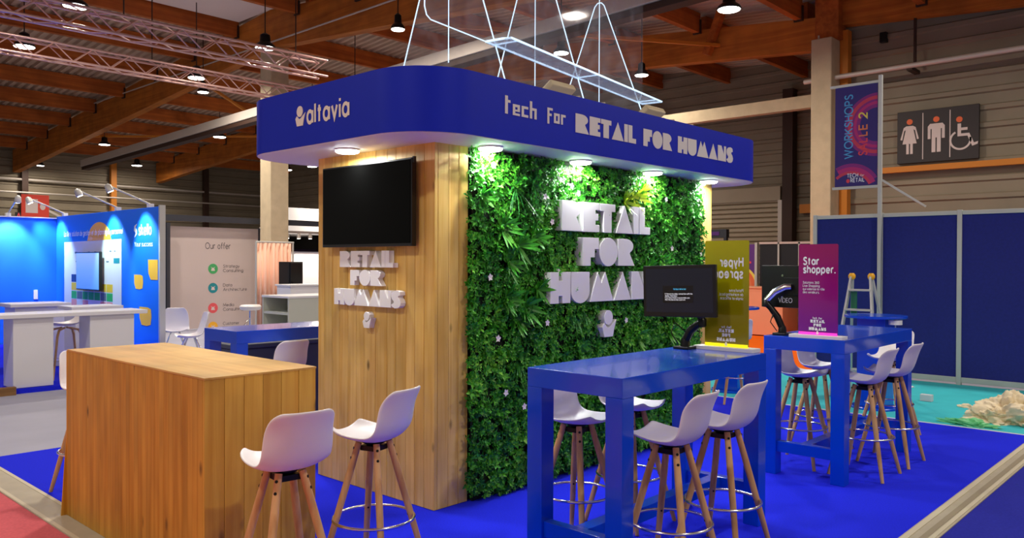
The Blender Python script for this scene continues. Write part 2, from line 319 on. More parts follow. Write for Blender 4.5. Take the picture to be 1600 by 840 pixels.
def ribbon(pts, wd):
    """quads along a centre line, mitred at the bends"""
    m = len(pts); L_ = []; closed = math.dist(pts[0], pts[-1]) < 1e-6
    for k_ in range(m):
        pv = pts[k_-1] if k_ > 0 else (pts[-2] if closed else None); nx = pts[k_+1] if k_ < m-1 else (pts[1] if closed else None); c = pts[k_]; ns = []
        for a, b in ((pv, c), (c, nx)):
            if a is None or b is None: continue
            dx, dy = b[0]-a[0], b[1]-a[1]; l = math.hypot(dx, dy) or 1; ns.append((-dy/l, dx/l))
        if len(ns) == 1: n = ns[0]; f = 1
        else:
            n = (ns[0][0]+ns[1][0], ns[0][1]+ns[1][1]); l = math.hypot(*n) or 1; n = (n[0]/l, n[1]/l); f = min(2.6, 1/max(.2, n[0]*ns[0][0]+n[1]*ns[0][1]))
        L_.append(((c[0]+n[0]*wd/2*f, c[1]+n[1]*wd/2*f), (c[0]-n[0]*wd/2*f, c[1]-n[1]*wd/2*f)))
    return L_
def text_mb(txt, o, u, v, size, width=None, offset=0., d0=0., d1=.0012, align='LEFT', shear=0.):
    """flat sans lettering lying on the plane (o; u, v); width, when given, stretches it to that length; offset thickens the strokes"""
    wt = .085+offset*2.6; x = wt/2; segs = []
    for c in txt:
        if c == ' ': x += .30; continue
        st, adv = FONT[c]
        for pl in st:
            rb = ribbon([(a+x+b*shear, b) for a, b in pl], wt); segs.append(rb)
        x += adv+wt+.075
    x1 = x-.075-wt/2; sx = size if width is None else width/x1
    o = Vector(o); u = Vector(u); v = Vector(v); n = u.cross(v).normalized(); mb = MB()
    for k_, rb in enumerate(segs):
        vs = []; dd = n*(d1+.00025*(k_ % 3))
        for p, q in rb: vs += [o+u*(p[0]*sx)+v*(p[1]*size)+dd, o+u*(q[0]*sx)+v*(q[1]*size)+dd]
        mb.add(vs, [(2*i, 2*i+1, 2*i+3, 2*i+2) for i in range(len(rb)-1)])
    return mb

def arc(cx, cy, rx, ry, a0, a1, n=10):
    return [(cx+rx*math.cos(math.radians(a0+(a1-a0)*i/n)), cy+ry*math.sin(math.radians(a0+(a1-a0)*i/n))) for i in range(n+1)]
S_SHAPE = [(.58, .93), (.60, .74), (.47, .70), (.46, .61), (.57, .48), (.63, .30), (.59, .12), (.46, 0), (.24, -.03), (.08, .04), (0, .18), (.15, .27),
           (.17, .38), (.06, .49), (0, .66), (.04, .84), (.16, .97), (.36, 1.02), (.50, .99)]
GL = {
 'R': ([(0, 0), (0, 1), (.38, 1)]+arc(.38, .73, .36, .27, 80, -55, 9)+[(.56, .46), (.80, 0)], .80),
 'E': ([(0, 0), (0, 1), (.66, 1), (.66, .76), (.50, .76), (.50, .63), (.62, .63), (.62, .40), (.50, .40), (.50, .25), (.66, .25), (.66, 0)], .66),
 'T': ([(0, 1), (.66, 1), (.66, .74), (.50, .74), (.50, 0), (.16, 0), (.16, .74), (0, .74)], .66),
 'A': ([(0, 0), (.39, 1), (.78, 0)], .78),
 'I': ([(0, 0), (0, 1), (.24, 1), (.24, 0)], .24),
 'L': ([(0, 0), (0, 1), (.26, 1), (.26, .27), (.52, .27), (.52, 0)], .52),
 'F': ([(0, 0), (0, 1), (.70, 1), (.70, .60), (.52, .60), (.52, .30), (.34, .30), (.34, 0)], .70),
 'O': (arc(.42, .5, .42, .52, 0, 348, 29), .84),
 'H': ([(0, 0), (0, 1), (.31, 1), (.31, .72), (.45, .72), (.45, 1), (.76, 1), (.76, 0), (.45, 0), (.45, .24), (.31, .24), (.31, 0)], .76),
 'U': ([(0, 1), (.74, 1), (.74, .36)]+arc(.37, .36, .37, .39, 0, -180, 14)[1:], .74),
 'M': ([(0, 0), (.32, 1), (.48, .62), (.64, 1), (1, 0)], 1.0),
 'N': ([(0, 0), (0, 1), (.32, 1), (.57, .45), (.57, 1), (.76, 1), (.76, 0)], .76),
 'S': (S_SHAPE, .63)}
def _r(*rs): return [[(a, b), (c, b), (c, d), (a, d)] for a, b, c, d in rs]
SMALL = {'t': (_r((0, 0, .16, .98), (.16, .62, .32, .76)), .36), 'e': (_r((0, 0, .14, .6), (.14, .46, .44, .6), (.30, .22, .44, .46), (.14, .22, .30, .32), (.14, 0, .44, .12)), .44),
         'c': (_r((0, 0, .14, .6), (.14, .46, .42, .6), (.14, 0, .42, .14)), .42), 'h': (_r((0, 0, .14, .96), (.14, .46, .44, .6), (.30, 0, .44, .46)), .44),
         'f': (_r((0, -.1, .14, .82), (.14, .68, .40, .82), (.14, .36, .32, .5)), .40), 'o': (_r((0, 0, .14, .58), (.30, 0, .44, .58), (.14, .44, .30, .58), (.14, 0, .30, .14)), .44),
         'r': (_r((0, 0, .14, .58), (.14, .44, .36, .58)), .36)}
def word(txt, o, u, v, width, height, d0, d1, gap=.05):
    """block-letter word: list of one MB per letter"""
    u = Vector(u); v = Vector(v); o = Vector(o)
    tot = sum(GL[c][1] if c in GL else SMALL[c][1] for c in txt)+gap*(len(txt)-1); s = width/tot; x = 0; res = []
    for c in txt:
        mb = MB()
        if c in GL: mb.prism([(a*s+x, b*height) for a, b in GL[c][0]], o, u, v, d0, d1); wd = GL[c][1]
        else:
            for pl in SMALL[c][0]: mb.prism([(a*s+x, b*height) for a, b in pl], o, u, v, d0, d1)
            wd = SMALL[c][1]
        res.append(mb); x += (wd+gap)*s
    return res
BODY = [(-.50, .44), (-.36, .60), (-.10, .40), (.06, .44), (.54, .74), (.36, .30), (.28, 0), (-.34, 0)]
def emblem(o, u, v, h, d0, d1):
    """round head over an open-armed body; o at bottom centre"""
    k = h/1.16; s = h/1.16
    hd = MB().prism([(a*s*.95, b*k) for a, b in arc(-.05, .84, .33, .32, 0, 345, 23)], o, u, v, d0, d1)
    bd = MB().prism([(a*s, b*k) for a, b in BODY], o, u, v, d0, d1)
    return hd, bd

# ------------------------------------------------------------------ hall: floor, walls, roof
struct(MB().box(-6, 24, -6, 40, -.06, 0).build('floor', 'hall_floor'))
def ribbed(x0, y0, x1, y1, z0, z1, name, pitch=.33, dep=.045):
    """cladding sheet with horizontal ribs along the line (x0,y0)-(x1,y1); relief towards the left of that direction"""
    d = Vector((x1-x0, y1-y0, 0)).normalized(); n = Vector((-d.y, d.x, 0)); prof = []; z = z0
    while z < z1:
        prof += [(z, 0), (z+pitch*.60, 0), (z+pitch*.68, dep), (z+pitch*.92, dep)]; z += pitch
    prof.append((z1, 0)); mb = MB(); vs = []
    for zz, k in prof:
        zz = min(zz, z1); vs += [Vector((x0, y0, zz))+n*k, Vector((x1, y1, zz))+n*k]
    fs = [(2*i, 2*i+1, 2*i+3, 2*i+2) for i in range(len(prof)-1)]
    m0 = len(vs); vs += [Vector((x0, y0, z0))-n*.15, Vector((x1, y1, z0))-n*.15, Vector((x1, y1, z1))-n*.15, Vector((x0, y0, z1))-n*.15]
    fs.append((m0, m0+3, m0+2, m0+1))
    mb.add(vs, fs); return struct(mb.build(name, 'cladding'))
ribbed(24, 38.6, -6, 38.6, 0, 6.4, 'wall_left')
ribbed(17.1, -6, 17.1, 6.75, 0, 7.3, 'wall_right')
ribbed(22.6, 6.75, 22.6, 38.6, 0, 8.6, 'wall_back')
ribbed(17.1, 6.75, 22.6, 6.75, 0, 7.0, 'wall_side')
def roof_z(y): return 8.05-.078*abs(y-18)          # underside of deck
def deck(y0, y1, name):
    mb = MB(); vs = []; fs = []; n = 0; x = -6.
    while x < 23.4:
        for dx, dz in ((0, 0), (.10, 0), (.13, .07), (.21, .07), (.24, 0)):
            vs += [(x+dx, y0, roof_z(y0)+dz), (x+dx, y1, roof_z(y1)+dz)]
        x += .24
    k = len(vs)//2; fs = [(2*i, 2*i+1, 2*i+3, 2*i+2) for i in range(k-1)]
    mb.add(vs, fs)
    m = MB(); m.v = mb.v; m.f = mb.f
    m.add([(-6, y0, roof_z(y0)+.3), (24, y0, roof_z(y0)+.3), (24, y1, roof_z(y1)+.3), (-6, y1, roof_z(y1)+.3)], [(0, 1, 2, 3)])
    return struct(m.build(name, 'deck_metal'))
deck(-6, 18, 'ceiling'); deck(18, 40, 'ceiling.001')
sk = MB().box(5.0, 10.5, 17.2, 19.4, 7.80, 7.84); struct(sk.build('window_1', 'skylight'))
tn = [0]
def trim(mb, m, **k):
    tn[0] += 1; return struct(mb.build('trim_%d' % tn[0], m, **k))
def girder(x, ybreaks, wd=.26):
    """tapered glulam frame rafter, deepest at the ridge"""
    for ya, yb in ybreaks:
        ba = 6.92-.078*abs(ya-18); bb = 6.92-.078*abs(yb-18)
        za, zb = ba+.92-.022*max(0, 18-ya), bb+.92-.022*max(0, 18-yb)
        vs = []
        for xx in (x-wd/2, x+wd/2): vs += [(xx, ya, ba), (xx, yb, bb), (xx, yb, zb), (xx, ya, za)]
        trim(MB().add(vs, [(3, 2, 1, 0), (4, 5, 6, 7), (0, 1, 5, 4), (1, 2, 6, 5), (2, 3, 7, 6), (3, 0, 4, 7)]), 'glulam_y')
for gx in (4.7, 10.7): girder(gx, ((-4, 18), (18, 38.4)))
girder(16.7, ((6.5, 18), (18, 38.4)))
pys = [18.0-1.25-2.4*k for k in range(8)]+[18.0+1.6+2.42*k for k in range(8)]
for ba, bb in ((4.83, 10.57), (10.83, 16.57), (16.83, 22.6), (-3., 4.57)):
    for y in pys:
        if ba > 16 and y < 7: continue
        z1 = roof_z(y)-.03
        trim(MB().box(ba, bb, y-.07, y+.07, z1-.44, z1), 'glulam_x')
        if ba < 16:   # steel hanger at the girder
            trim(MB().box(bb-.05, bb-.002, y-.1, y+.1, z1-.47, z1-.15), 'dark_steel')
# concrete columns, steel beams, ties, pipes
trim(MB().box(10.45, 10.95, 17.75, 18.25, 0, 6.9), 'concrete', bevel=.02)
trim(MB().box(10.60, 10.80, 17.9, 18.1, 6.9, 7.7), 'dark_steel')
trim(MB().box(16.3, 16.75, 6.36, 6.78, 0, 6.2), 'concrete', bevel=.02)
trim(MB().box(16.5, 16.9, 6.3, 6.78, 6.2, 7.3), 'glulam_x')
trim(MB().box(16.75, 16.95, 6.2, 6.36, 0, 6.4), 'orange_paint')
def slope_bar(x0, x1, top, dep, m):
    ya, yb = 1.5, 31.9; f = lambda y: 5.97-.0284*(y-9.4)+top
    trim(MB().add([(xx, y, f(y)-d_) for xx in (x0, x1) for y, d_ in ((ya, dep), (yb, dep), (yb, 0), (ya, 0))], [(3, 2, 1, 0), (4, 5, 6, 7), (0, 1, 5, 4), (1, 2, 6, 5), (2, 3, 7, 6), (3, 0, 4, 7)]), m, bevel=.01)
slope_bar(10.98, 11.32, 0, .24, 'steel_grey'); slope_bar(11.02, 11.28, -.24, .12, 'dark_steel')
trim(MB().box(16.85, 17.05, 6.8, 14, 4.93, 5.2), 'concrete')
trim(MB().box(16.88, 17.0, -4, 6.2, 3.43, 3.54), 'orange_paint')
trim(MB().add([(xx, y, z) for xx in (16.7, 16.95) for y, z in ((-4, 5.69), (6.3, 6.5), (6.3, 7.05), (-4, 6.24))], [(3, 2, 1, 0), (4, 5, 6, 7), (0, 1, 5, 4), (1, 2, 6, 5), (2, 3, 7, 6), (3, 0, 4, 7)]), 'glulam_y')
trim(MB().box(22.35, 22.5, 7, 9.6, 3.05, 3.3), 'orange_paint')
trim(MB().box(22.2, 22.5, 9.75, 10.05, 0, 6.6), 'dark_steel')
trim(MB().box(22.2, 22.5, 14.5, 14.7, 0, 6.6), 'orange_paint')
trim(MB().cyl((16.5, 7.0, 5.40), (16.5, -3, 5.46), .05, n=10), 'steel_grey', smooth=40)
trim(MB().cyl((16.45, 6.68, 5.40), (16.45, 6.68, 6.3), .02, n=6), 'steel_grey')
trim(MB().cyl((16.85, 4.95, 5.45), (16.85, 4.95, 7.1), .03, n=8), 'dark_steel')
trim(MB().box(16.5, 17.0, 4.9, 5.0, 5.33, 5.40), 'dark_steel')
trim(MB().box(16.5, 17.0, 1.9, 2.0, 5.33, 5.40), 'dark_steel')
trim(MB().cyl((10.5, 2, 7.0), (10.5, 36, 7.0), .02, n=6), 'steel_grey')
trim(MB().beam((10.9, 12.0, 6.35), (16.6, 9.0, 6.55), .07, .07), 'orange_paint')
trim(MB().beam((16.45, 9.25, 6.35), (16.45, 8.85, 7.35), .16, .16, up=(0, 1, 0)), 'glulam_x')
trim(MB().beam((10.8, 22, 6.7), (16.6, 27.5, 6.5), .07, .07), 'orange_paint')
trim(MB().beam((10.8, 33, 6.3), (16.6, 27.5, 6.4), .07, .07), 'orange_paint')
for yy, xx in ((38.35, 11.), (38.35, 14.6), (38.35, 19.)):
    trim(MB().box(xx-.12, xx+.12, yy-.1, yy+.1, 0, 6.2), 'orange_paint' if xx == 14.6 else 'dark_steel')
trim(MB().cyl((-3, 38.3, 5.05), (22, 38.3, 5.05), .05, n=8), 'steel_grey'); trim(MB().cyl((-3, 38.25, 4.5), (22, 38.25, 4.5), .035, n=8), 'steel_grey')
trim(MB().beam((11.1, 38.3, 4.2), (14.5, 38.3, 2.4), .1, .1), 'steel_grey')
# roller shutter
t = MB(); z = .02
while z < 3.42:
    t.add([(22.42, 10.2, z), (22.42, 14.3, z), (22.35, 14.3, z+.03), (22.35, 10.2, z+.03), (22.35, 14.3, z+.11), (22.35, 10.2, z+.11), (22.42, 14.3, z+.14), (22.42, 10.2, z+.14)],
          [(0, 1, 2, 3), (3, 2, 4, 5), (5, 4, 6, 7)]); z += .14
dr = struct(t.build('door_1', 'shutter'))
MB().box(22.3, 22.5, 10.15, 14.4, 3.45, 3.85).build('shutter_box', 'shutter', dr)
MB().box(22.3, 22.45, 10.1, 10.22, 0, 3.45).build('guide_rail', 'steel_grey', dr)

# ------------------------------------------------------------------ carpets and edging
def carpet(name, x0, x1, y0, y1, z1, m, label):
    o = MB().box(x0, x1, y0, y1, .0, z1).build(name, m); return tag(o, label, 'carpet')
carpet('carpet', 1.89, 8.86, 1.54, 7.6, .008, 'carpet_blue', 'bright royal blue carpet under the wooden kiosk and its high tables')
carpet('carpet', 1.69, 16, -5, 1.37, .006, 'carpet_navy', 'dull navy aisle carpet in the lower right corner beyond the beige edging strip')
carpet('carpet', -6, 1.69, -5, 7.9, .006, 'carpet_pink', 'salmon pink aisle carpet in the lower left corner')
carpet('carpet', 8.9, 12.0, 1.37, 7.6, .006, 'carpet_teal', 'turquoise carpet between the blue stand carpet and the navy partition')
tag(MB().prism([(12.0, 4.95), (16.8, 4.95), (16.8, 6.95), (22, 6.95), (22, 11), (12, 11)], (0, 0, 0), UX, UY, 0, .007).build('carpet', 'carpet_orange'), 'orange carpet behind the turquoise one, under the peach counter', 'carpet')
def strip(name, rects, label, loc):
    r = thing(name, label, 'floor edging', loc)
    for nm, m, b in rects: MB().box(*b).build(nm, m, r)
    return r
strip('edging_strip', (('strip_body', 'strip_grey', (1.9, 14, 1.37, 1.545, .0, .012)), ('strip_ridge', 'strip_light', (1.9, 14, 1.50, 1.535, .012, .016)), ('strip_ridge', 'strip_light', (1.9, 14, 1.385, 1.41, .012, .016)),
      ('strip_groove', 'strip_dark', (1.9, 14, 1.42, 1.455, .012, .014))), 'beige ridged edging strip along the front right of the blue carpet', (5, 1.45, 0))
strip('edging_strip', (('strip_body', 'strip_grey', (1.69, 1.895, 1.37, 8.2, .0, .012)), ('strip_ridge', 'strip_light', (1.865, 1.89, 1.37, 8.2, .012, .015)), ('strip_ridge', 'strip_light', (1.695, 1.72, 1.37, 8.2, .012, .014))),
      'greyish edging strip between the pink carpet and the wooden counter', (1.8, 4, 0))
strip('edging_strip', (('strip_body', 'white_paint', (8.86, 8.9, 1.545, 7.6, 0, .010)),), 'thin white edging line between blue and turquoise carpet', (8.88, 4, 0))

# ------------------------------------------------------------------ kiosk: plank walls and canopy
KX0, KX1, KY0, KY1, KZ = 3.48, 7.07, 3.91, 5.23, 2.40
k = thing('kiosk', 'pine-clad kiosk with a blue rounded canopy standing on the blue carpet', 'exhibition kiosk', (5.27, 4.57, 0))
MB().box(KX0+.03, KX1-.03, KY0+.03, KY1-.03, 0.009, KZ).build('wall_core', 'foliage_back', k)
def planks(a0, a1, fixed, axis, sgn, wmin=.09, wmax=.13, z0=.009, z1=KZ, thick=.028, gap=.0025, joints=.15):
    mb = MB(); a = a0
    while a < a1-.001:
        wd = random.uniform(wmin, wmax); b = min(a+wd, a1)
        if a1-b < .04: b = a1
        cuts = [z0]+([random.uniform(.4, 2.0)*(z1/2.4)] if random.random() < joints else [])+[z1]
        for p, q in zip(cuts[:-1], cuts[1:]):
            j = random.uniform(0, .0015)
            f0, f1 = (fixed+j*sgn*-1, fixed-sgn*thick)
            if axis == 'x': mb.box(a+gap/2, b-gap/2, f0, f1, p+.001, q-.001)
            else: mb.box(f0, f1, a+gap/2, b-gap/2, p+.001, q-.001)
        a = b
    return mb
planks(KY0, KY1, KX0, 'y', -1).build('plank_cladding', 'pine_cladding', k, bevel=.002)
planks(KX0+.03, KX0+.30, KY0, 'x', -1, .08, .1).build('plank_cladding', 'pine_cladding', k, bevel=.002)
planks(KX1-.25, KX1, KY0, 'x', -1, .11, .13).build('plank_cladding', 'pine_cladding', k, bevel=.002)
planks(KY0+.03, KY1, KX1, 'y', 1).build('plank_cladding', 'pine_cladding', k, bevel=.002)
planks(KX0+.03, KX1-.03, KY1, 'x', 1).build('plank_cladding', 'pine_cladding', k, bevel=.002)
# canopy
CX0, CX1, CY0, CY1, CR, CZ0, CZ1 = 3.036, 7.50, 3.536, 5.66, .42, 2.40, 2.79
def rrect(x0, x1, y0, y1, r, n=14):
    return arc(x1-r, y1-r, r, r, 0, 90, n)+arc(x0+r, y1-r, r, r, 90, 180, n)+arc(x0+r, y0+r, r, r, 180, 270, n)+arc(x1-r, y0+r, r, r, 270, 360, n)
outer = rrect(CX0, CX1, CY0, CY1, CR); inner = rrect(CX0+.03, CX1-.03, CY0+.03, CY1-.03, CR-.03); m_ = len(outer)
fb = MB(); vs = [(a, b, CZ0) for a, b in outer]+[(a, b, CZ1) for a, b in outer]+[(a, b, CZ1) for a, b in inner]+[(a, b, CZ0) for a, b in inner]
fs = []
for i in range(m_):
    j = (i+1) % m_
    for q in range(4): fs.append((q*m_+i, q*m_+j, ((q+1) % 4)*m_+j, ((q+1) % 4)*m_+i))
fascia = fb.add(vs, fs).build('fascia', 'canopy_blue', k, smooth=35)
MB().prism(inner, (0, 0, 0), UX, UY, CZ0+.002, CZ0+.03).build('soffit', 'soffit_white', k)
MB().prism(rrect(CX0+.004, CX1-.004, CY0+.004, CY1-.004, CR), (0, 0, 0), UX, UY, CZ0-.004, CZ0+.002).build('soffit_edge', 'soffit_white', k)
# lettering on the canopy
fr = []
def addparts(mbs, name, m, parent, bevel=0.): return [b.build(name, m, parent, bevel=bevel) for b in mbs]
def merge(mbs):
    o = MB()
    for b in mbs: o.add(b.v, b.f)
    return o
for txt, x0, x1, z0, h in (('tech', 3.741, 4.045, 2.570, .118), ('for', 4.157, 4.350, 2.571, .118), ('RETAIL', 4.462, 5.21, 2.537, .134), ('FOR', 5.313, 5.73, 2.535, .134), ('HUMANS', 5.822, 6.77, 2.534, .136)):
    gp = .12 if txt.islower() else .05
    merge(word(txt, (x0, CY0, z0), UX, UZ, x1-x0, h, .0006, .004, gp)).build('lettering', 'print_cream', fascia)
hd, bd = emblem((CX0, 4.775, 2.540), -UY, UZ, .135, .0006, .004)
merge([hd, bd]).build('emblem', 'print_cream', fascia)
text_mb('altavia', (CX0, 4.70, 2.5455), -UY, UZ, .165, .485, offset=.024, d1=.003).build('lettering', 'print_cream', fascia)

def downlight(x, y, label):
    r = thing('downlight', label, 'ceiling lamp', (x, y, CZ0-.004), 'downlights under the canopy')
    MB().lathe((x, y, CZ0-.016), [(.084, 0), (.086, .003), (.086, .011)], 28).build('housing', 'white_plastic', r, smooth=30)
    MB().lathe((x, y, CZ0-.034), [(.060, 0), (.074, .004), (.080, .010), (.081, .018)], 28).build('diffuser', 'down_glow', r, smooth=50)
    area('downlight_light', (x, y, CZ0-.042), DOWN_W, .14, (.97, 1, .96), (0, 0, 0), r)
downlight(3.30, 4.61, 'round white downlight under the canopy above the television')
for x, lb in ((3.87, 'round white downlight under the canopy at the left end of the plant wall'), (4.85, 'round white downlight under the canopy just left of the big white letters'),
              (5.84, 'round white downlight under the canopy right above the last big white letters'), (6.79, 'round white downlight at the far right end of the canopy')):
    downlight(x, 3.79, lb)
# floodlights on the canopy
def flood(x, label):
    r = thing('floodlight', label, 'floodlight', (x, 3.9, CZ1), 'floodlights on the canopy')
    R = Matrix.Rotation(math.radians(-35), 4, 'X')
    def rot(mb):
        for i, p in enumerate(mb.v): mb.v[i] = R @ p + Vector((x, 3.9, CZ1+.10))
        return mb
    rot(MB().box(-.14, .14, -.10, .10, -.025, .03)).build('casing', 'flood_cream', r, bevel=.012)
    rot(MB().box(-.11, .11, -.075, .075, .03, .034)).build('glass', 'white_plastic', r)
    for sx in (-.15, .15): MB().tube([(x+sx, 3.9, CZ1+.10), (x+sx, 3.86, CZ1+.02), (x+sx, CY0+.015, CZ1+.008)], .008, 6).build('bracket', 'flood_cream', r)
flood(4.68, 'cream floodlight on top of the canopy above the word for'); flood(5.94, 'cream floodlight on top of the canopy near its right end')

# ------------------------------------------------------------------ television and wall lettering
tv = thing('television', 'black flat television hung on the plank wall under the canopy', 'television', (3.43, 4.56, 1.72))
MB().box(3.405, 3.445, 4.05, 5.062, 1.725, 2.303).build('casing', 'black_plastic', tv, bevel=.004)
MB().box(3.402, 3.406, 4.062, 5.050, 1.745, 2.292).build('screen', 'screen_off', tv)
MB().box(3.445, 3.479, 4.30, 4.80, 1.85, 2.2).build('wall_bracket', 'black_metal', tv)
MB().box(3.41, 3.43, 4.035, 4.05, 2.27, 2.31).build('sensor', 'black_plastic', tv)
lt = thing('lettering_sign', 'small white block-letter sign RETAIL FOR HUMANS on the plank wall below the television', 'sign', (3.46, 4.57, 1.16))
for txt, y0, wd, z0, h in (('RETAIL', 4.886, .61, 1.583, .115), ('FOR', 4.760, .355, 1.455, .108), ('HUMANS', 4.955, .76, 1.312, .116)):
    addparts(word(txt, (KX0-.002, y0, z0), -UY, UZ, wd, h, .0, .045, .015), 'letter', 'letter_white', lt, .0012)
hd, bd = emblem((KX0-.002, 4.565, 1.16), -UY, UZ, .112, 0, .045)
hd.build('emblem_head', 'letter_white', lt, bevel=.0012); bd.build('emblem_body', 'letter_white', lt, bevel=.0012)

# ------------------------------------------------------------------ plant wall
gw = thing('plant_wall', 'lush artificial plant wall of green foliage on the right face of the kiosk', 'plant wall', (5.3, 3.9, .01))
GX0, GX1, GZ0, GZ1, GY = 3.79, 6.82, .012, 2.392, 3.905
MB().box(GX0+.01, GX1-.01, GY-.02, GY+.0, GZ0, GZ1).build('backing_mat', 'foliage_back', gw)
def frame_from(n, spin):
    n = n.normalized(); a = n.orthogonal().normalized(); b = n.cross(a)
    return a*math.cos(spin)+b*math.sin(spin), b*math.cos(spin)-a*math.sin(spin), n
def leaf(mb, p, d, n, ln, wd, bend=.25):
    """pointed leaf from p along d; n is its upper side"""
    s = d.cross(n).normalized(); up = n*(wd*.18)
    q1 = p+d*(ln*.38)+up*.6; q2 = p+d*(ln*.72)-n*(ln*bend*.25); tip = p+d*ln-n*(ln*bend)
    mb.add([p, q1+s*(wd*.5), q1-n*(wd*.12), q1-s*(wd*.5), q2+s*(wd*.36), q2-n*(wd*.1), q2-s*(wd*.36), tip],
           [(0, 2, 1), (0, 3, 2), (1, 2, 5, 4), (2, 3, 6, 5), (4, 5, 7), (5, 6, 7)])
rnd = random.Random(11)
def sprig(mb, x, z, y, n, size, cnt):
    c = Vector((x, y, z)); ax = Vector((rnd.gauss(0, .35), -1, rnd.gauss(.1, .35))).normalized()
    a, b, nn = frame_from(ax, rnd.uniform(0, 6.28))
    for i in range(cnt):
        t = 6.283*i/cnt+rnd.uniform(-.3, .3); el = rnd.uniform(.15, .9)
        d = (a*math.cos(t)+b*math.sin(t))*math.cos(el)+nn*math.sin(el)
        up = (nn*math.cos(el)-(a*math.cos(t)+b*math.sin(t))*math.sin(el))
        ln = size*rnd.uniform(.75, 1.25)
        leaf(mb, c+d*.004, d.normalized(), up.normalized(), ln, ln*rnd.uniform(.42, .62), rnd.uniform(0, .3))
fol = MB()
for i in range(12500):
    x = rnd.uniform(GX0-.055, GX1-.015); z = rnd.uniform(GZ0+.02, GZ1-.02)
    y = GY-.018-min(.06, abs(rnd.gauss(.024, .018)))+.012*math.sin(x*9+z*4)
    sprig(fol, x, z, min(y, GY-.025), None, rnd.choice((.018, .022, .026, .030, .036)), rnd.choice((5, 6, 7)))
fol.build('foliage', 'leaf_small', gw)
def grass(x, z, ln, cnt=55, m='leaf_grass', wd=.009, droop=.55):
    mb = MB(); p = Vector((x, GY-.03, z))
    for i in range(cnt):
        t = rnd.uniform(0, 6.283); d = Vector((math.cos(t)*.9, -rnd.uniform(.25, .9), math.sin(t)*.8+.15)).normalized(); L_ = ln*rnd.uniform(.6, 1.1)
        s = d.cross(UZ); s = s.normalized() if s.length > .01 else UX; pts = []
        for q in range(6):
            f = q/5; pos = p+d*(L_*f)-UZ*(droop*L_*f*f*.6)
            pos.y = min(pos.y, GY-.03)
            w_ = wd*(1-f*.9)*.5*(.6+f if f < .4 else 1); pts.append((pos+s*w_, pos-s*w_))
        vs = [v_ for pr in pts for v_ in pr]; mb.add(vs, [(2*q, 2*q+2, 2*q+3, 2*q+1) for q in range(5)])
    return mb.build('grass_tuft', m, gw)
def rosette(x, z, ln, cnt=18, m='leaf_broad', wd=.03):
    mb = MB(); p = Vector((x, GY-.05, z))
    for i in range(cnt):
        t = 6.283*i/cnt*1.9+rnd.uniform(-.2, .2); el = rnd.uniform(.15, .8)
        d = Vector((math.cos(t)*math.cos(el), -math.sin(el), math.sin(t)*math.cos(el)+.05)).normalized()
        n = Vector((-math.cos(t)*math.sin(el), -math.cos(el), -math.sin(t)*math.sin(el))); s = d.cross(n).normalized(); L_ = ln*rnd.uniform(.7, 1.1); pts = []
        for q in range(7):
            f = q/6; pos = p+d*(L_*f)-UZ*(L_*.12*f*f)-n*(-.1*L_*f*f); pos.y = min(pos.y, GY-.035)
            w_ = wd*.5*math.sin(PI*min(1, .12+f*.88))**.8 if f < 1 else .0005; pts += [pos+s*w_, pos+n*.002-n*w_*.3, pos-s*w_]
        fs = []
        for q in range(6): fs += [(3*q, 3*q+3, 3*q+4, 3*q+1), (3*q+1, 3*q+4, 3*q+5, 3*q+2)]
        mb.add(pts, fs)
    return mb.build('broadleaf_rosette', m, gw)
for x, z, ln in ((4.22, 2.14, .24), (4.40, 2.20, .22), (4.88, 1.22, .19), (4.98, 1.26, .16), (4.25, .92, .19), (4.34, .22, .17), (5.62, .97, .20), (5.9, 1.05, .16), (6.3, .5, .18)): grass(x, z, ln)
for x, z, ln in ((4.06, 1.86, .16), (4.22, 1.74, .17), (4.40, 1.80, .14), (4.12, 1.62, .15), (3.86, 2.06, .11), (4.10, 1.36, .15), (4.30, 1.30, .17), (4.44, 1.42, .15), (4.2, 1.22, .14), (5.86, 1.56, .17), (6.05, 1.62, .15), (5.98, 1.46, .16), (5.70, 1.0, .15), (4.9, .95, .13), (6.2, 1.0, .15)): rosette(x, z, ln)
for x, z, ln in ((5.66, 2.17, .16), (5.52, 2.12, .14), (5.76, 2.22, .12)): rosette(x, z, ln, 16, 'leaf_lime', .026)
def flower(x, z):
    mb = MB(); p = Vector((x, GY-.085, z)); sp = rnd.uniform(0, 6)
    for i in range(5):
        t = sp+6.283*i/5; d = Vector((math.cos(t), -.25, math.sin(t))).normalized(); leaf(mb, p, d, Vector((0, -1, 0)), .028, .02, .1)
    mb.build('flower', 'flower', gw)
for x, z in ((3.93, 2.28), (4.55, 1.92), (4.47, 2.1), (4.78, 2.2), (4.86, 2.15), (3.98, 1.1), (4.5, 1.18), (4.36, .86), (4.06, .72), (4.4, .45), (6.1, 2.18), (6.2, 1.75), (6.55, 2.1), (6.7, 1.7), (6.25, 1.35), (5.6, 2.0), (4.62, 1.56), (3.9, 1.52), (4.25, .6), (5.5, 1.15), (6.5, 1.2)): flower(x, z)
gl = thing('lettering_sign', 'large white block-letter sign RETAIL FOR HUMANS standing out of the plant wall', 'sign', (5.23, 3.83, 1.03))
FY = 3.795
for txt, x0, x1, z0, h in (('RETAIL', 4.637, 5.815, 1.860, .226), ('FOR', 4.890, 5.585, 1.597, .218), ('HUMANS', 4.508, 5.98, 1.318, .232)):
    addparts(word(txt, (x0, FY, z0), UX, UZ, x1-x0, h, -.085, 0, .03), 'letter', 'letter_white', gl, .0015)
hd, bd = emblem((5.235, FY, 1.032), UX, UZ, .212, -.085, 0)
hd.build('emblem_head', 'letter_white', gl, bevel=.0015); bd.build('emblem_body', 'letter_white', gl, bevel=.0015)

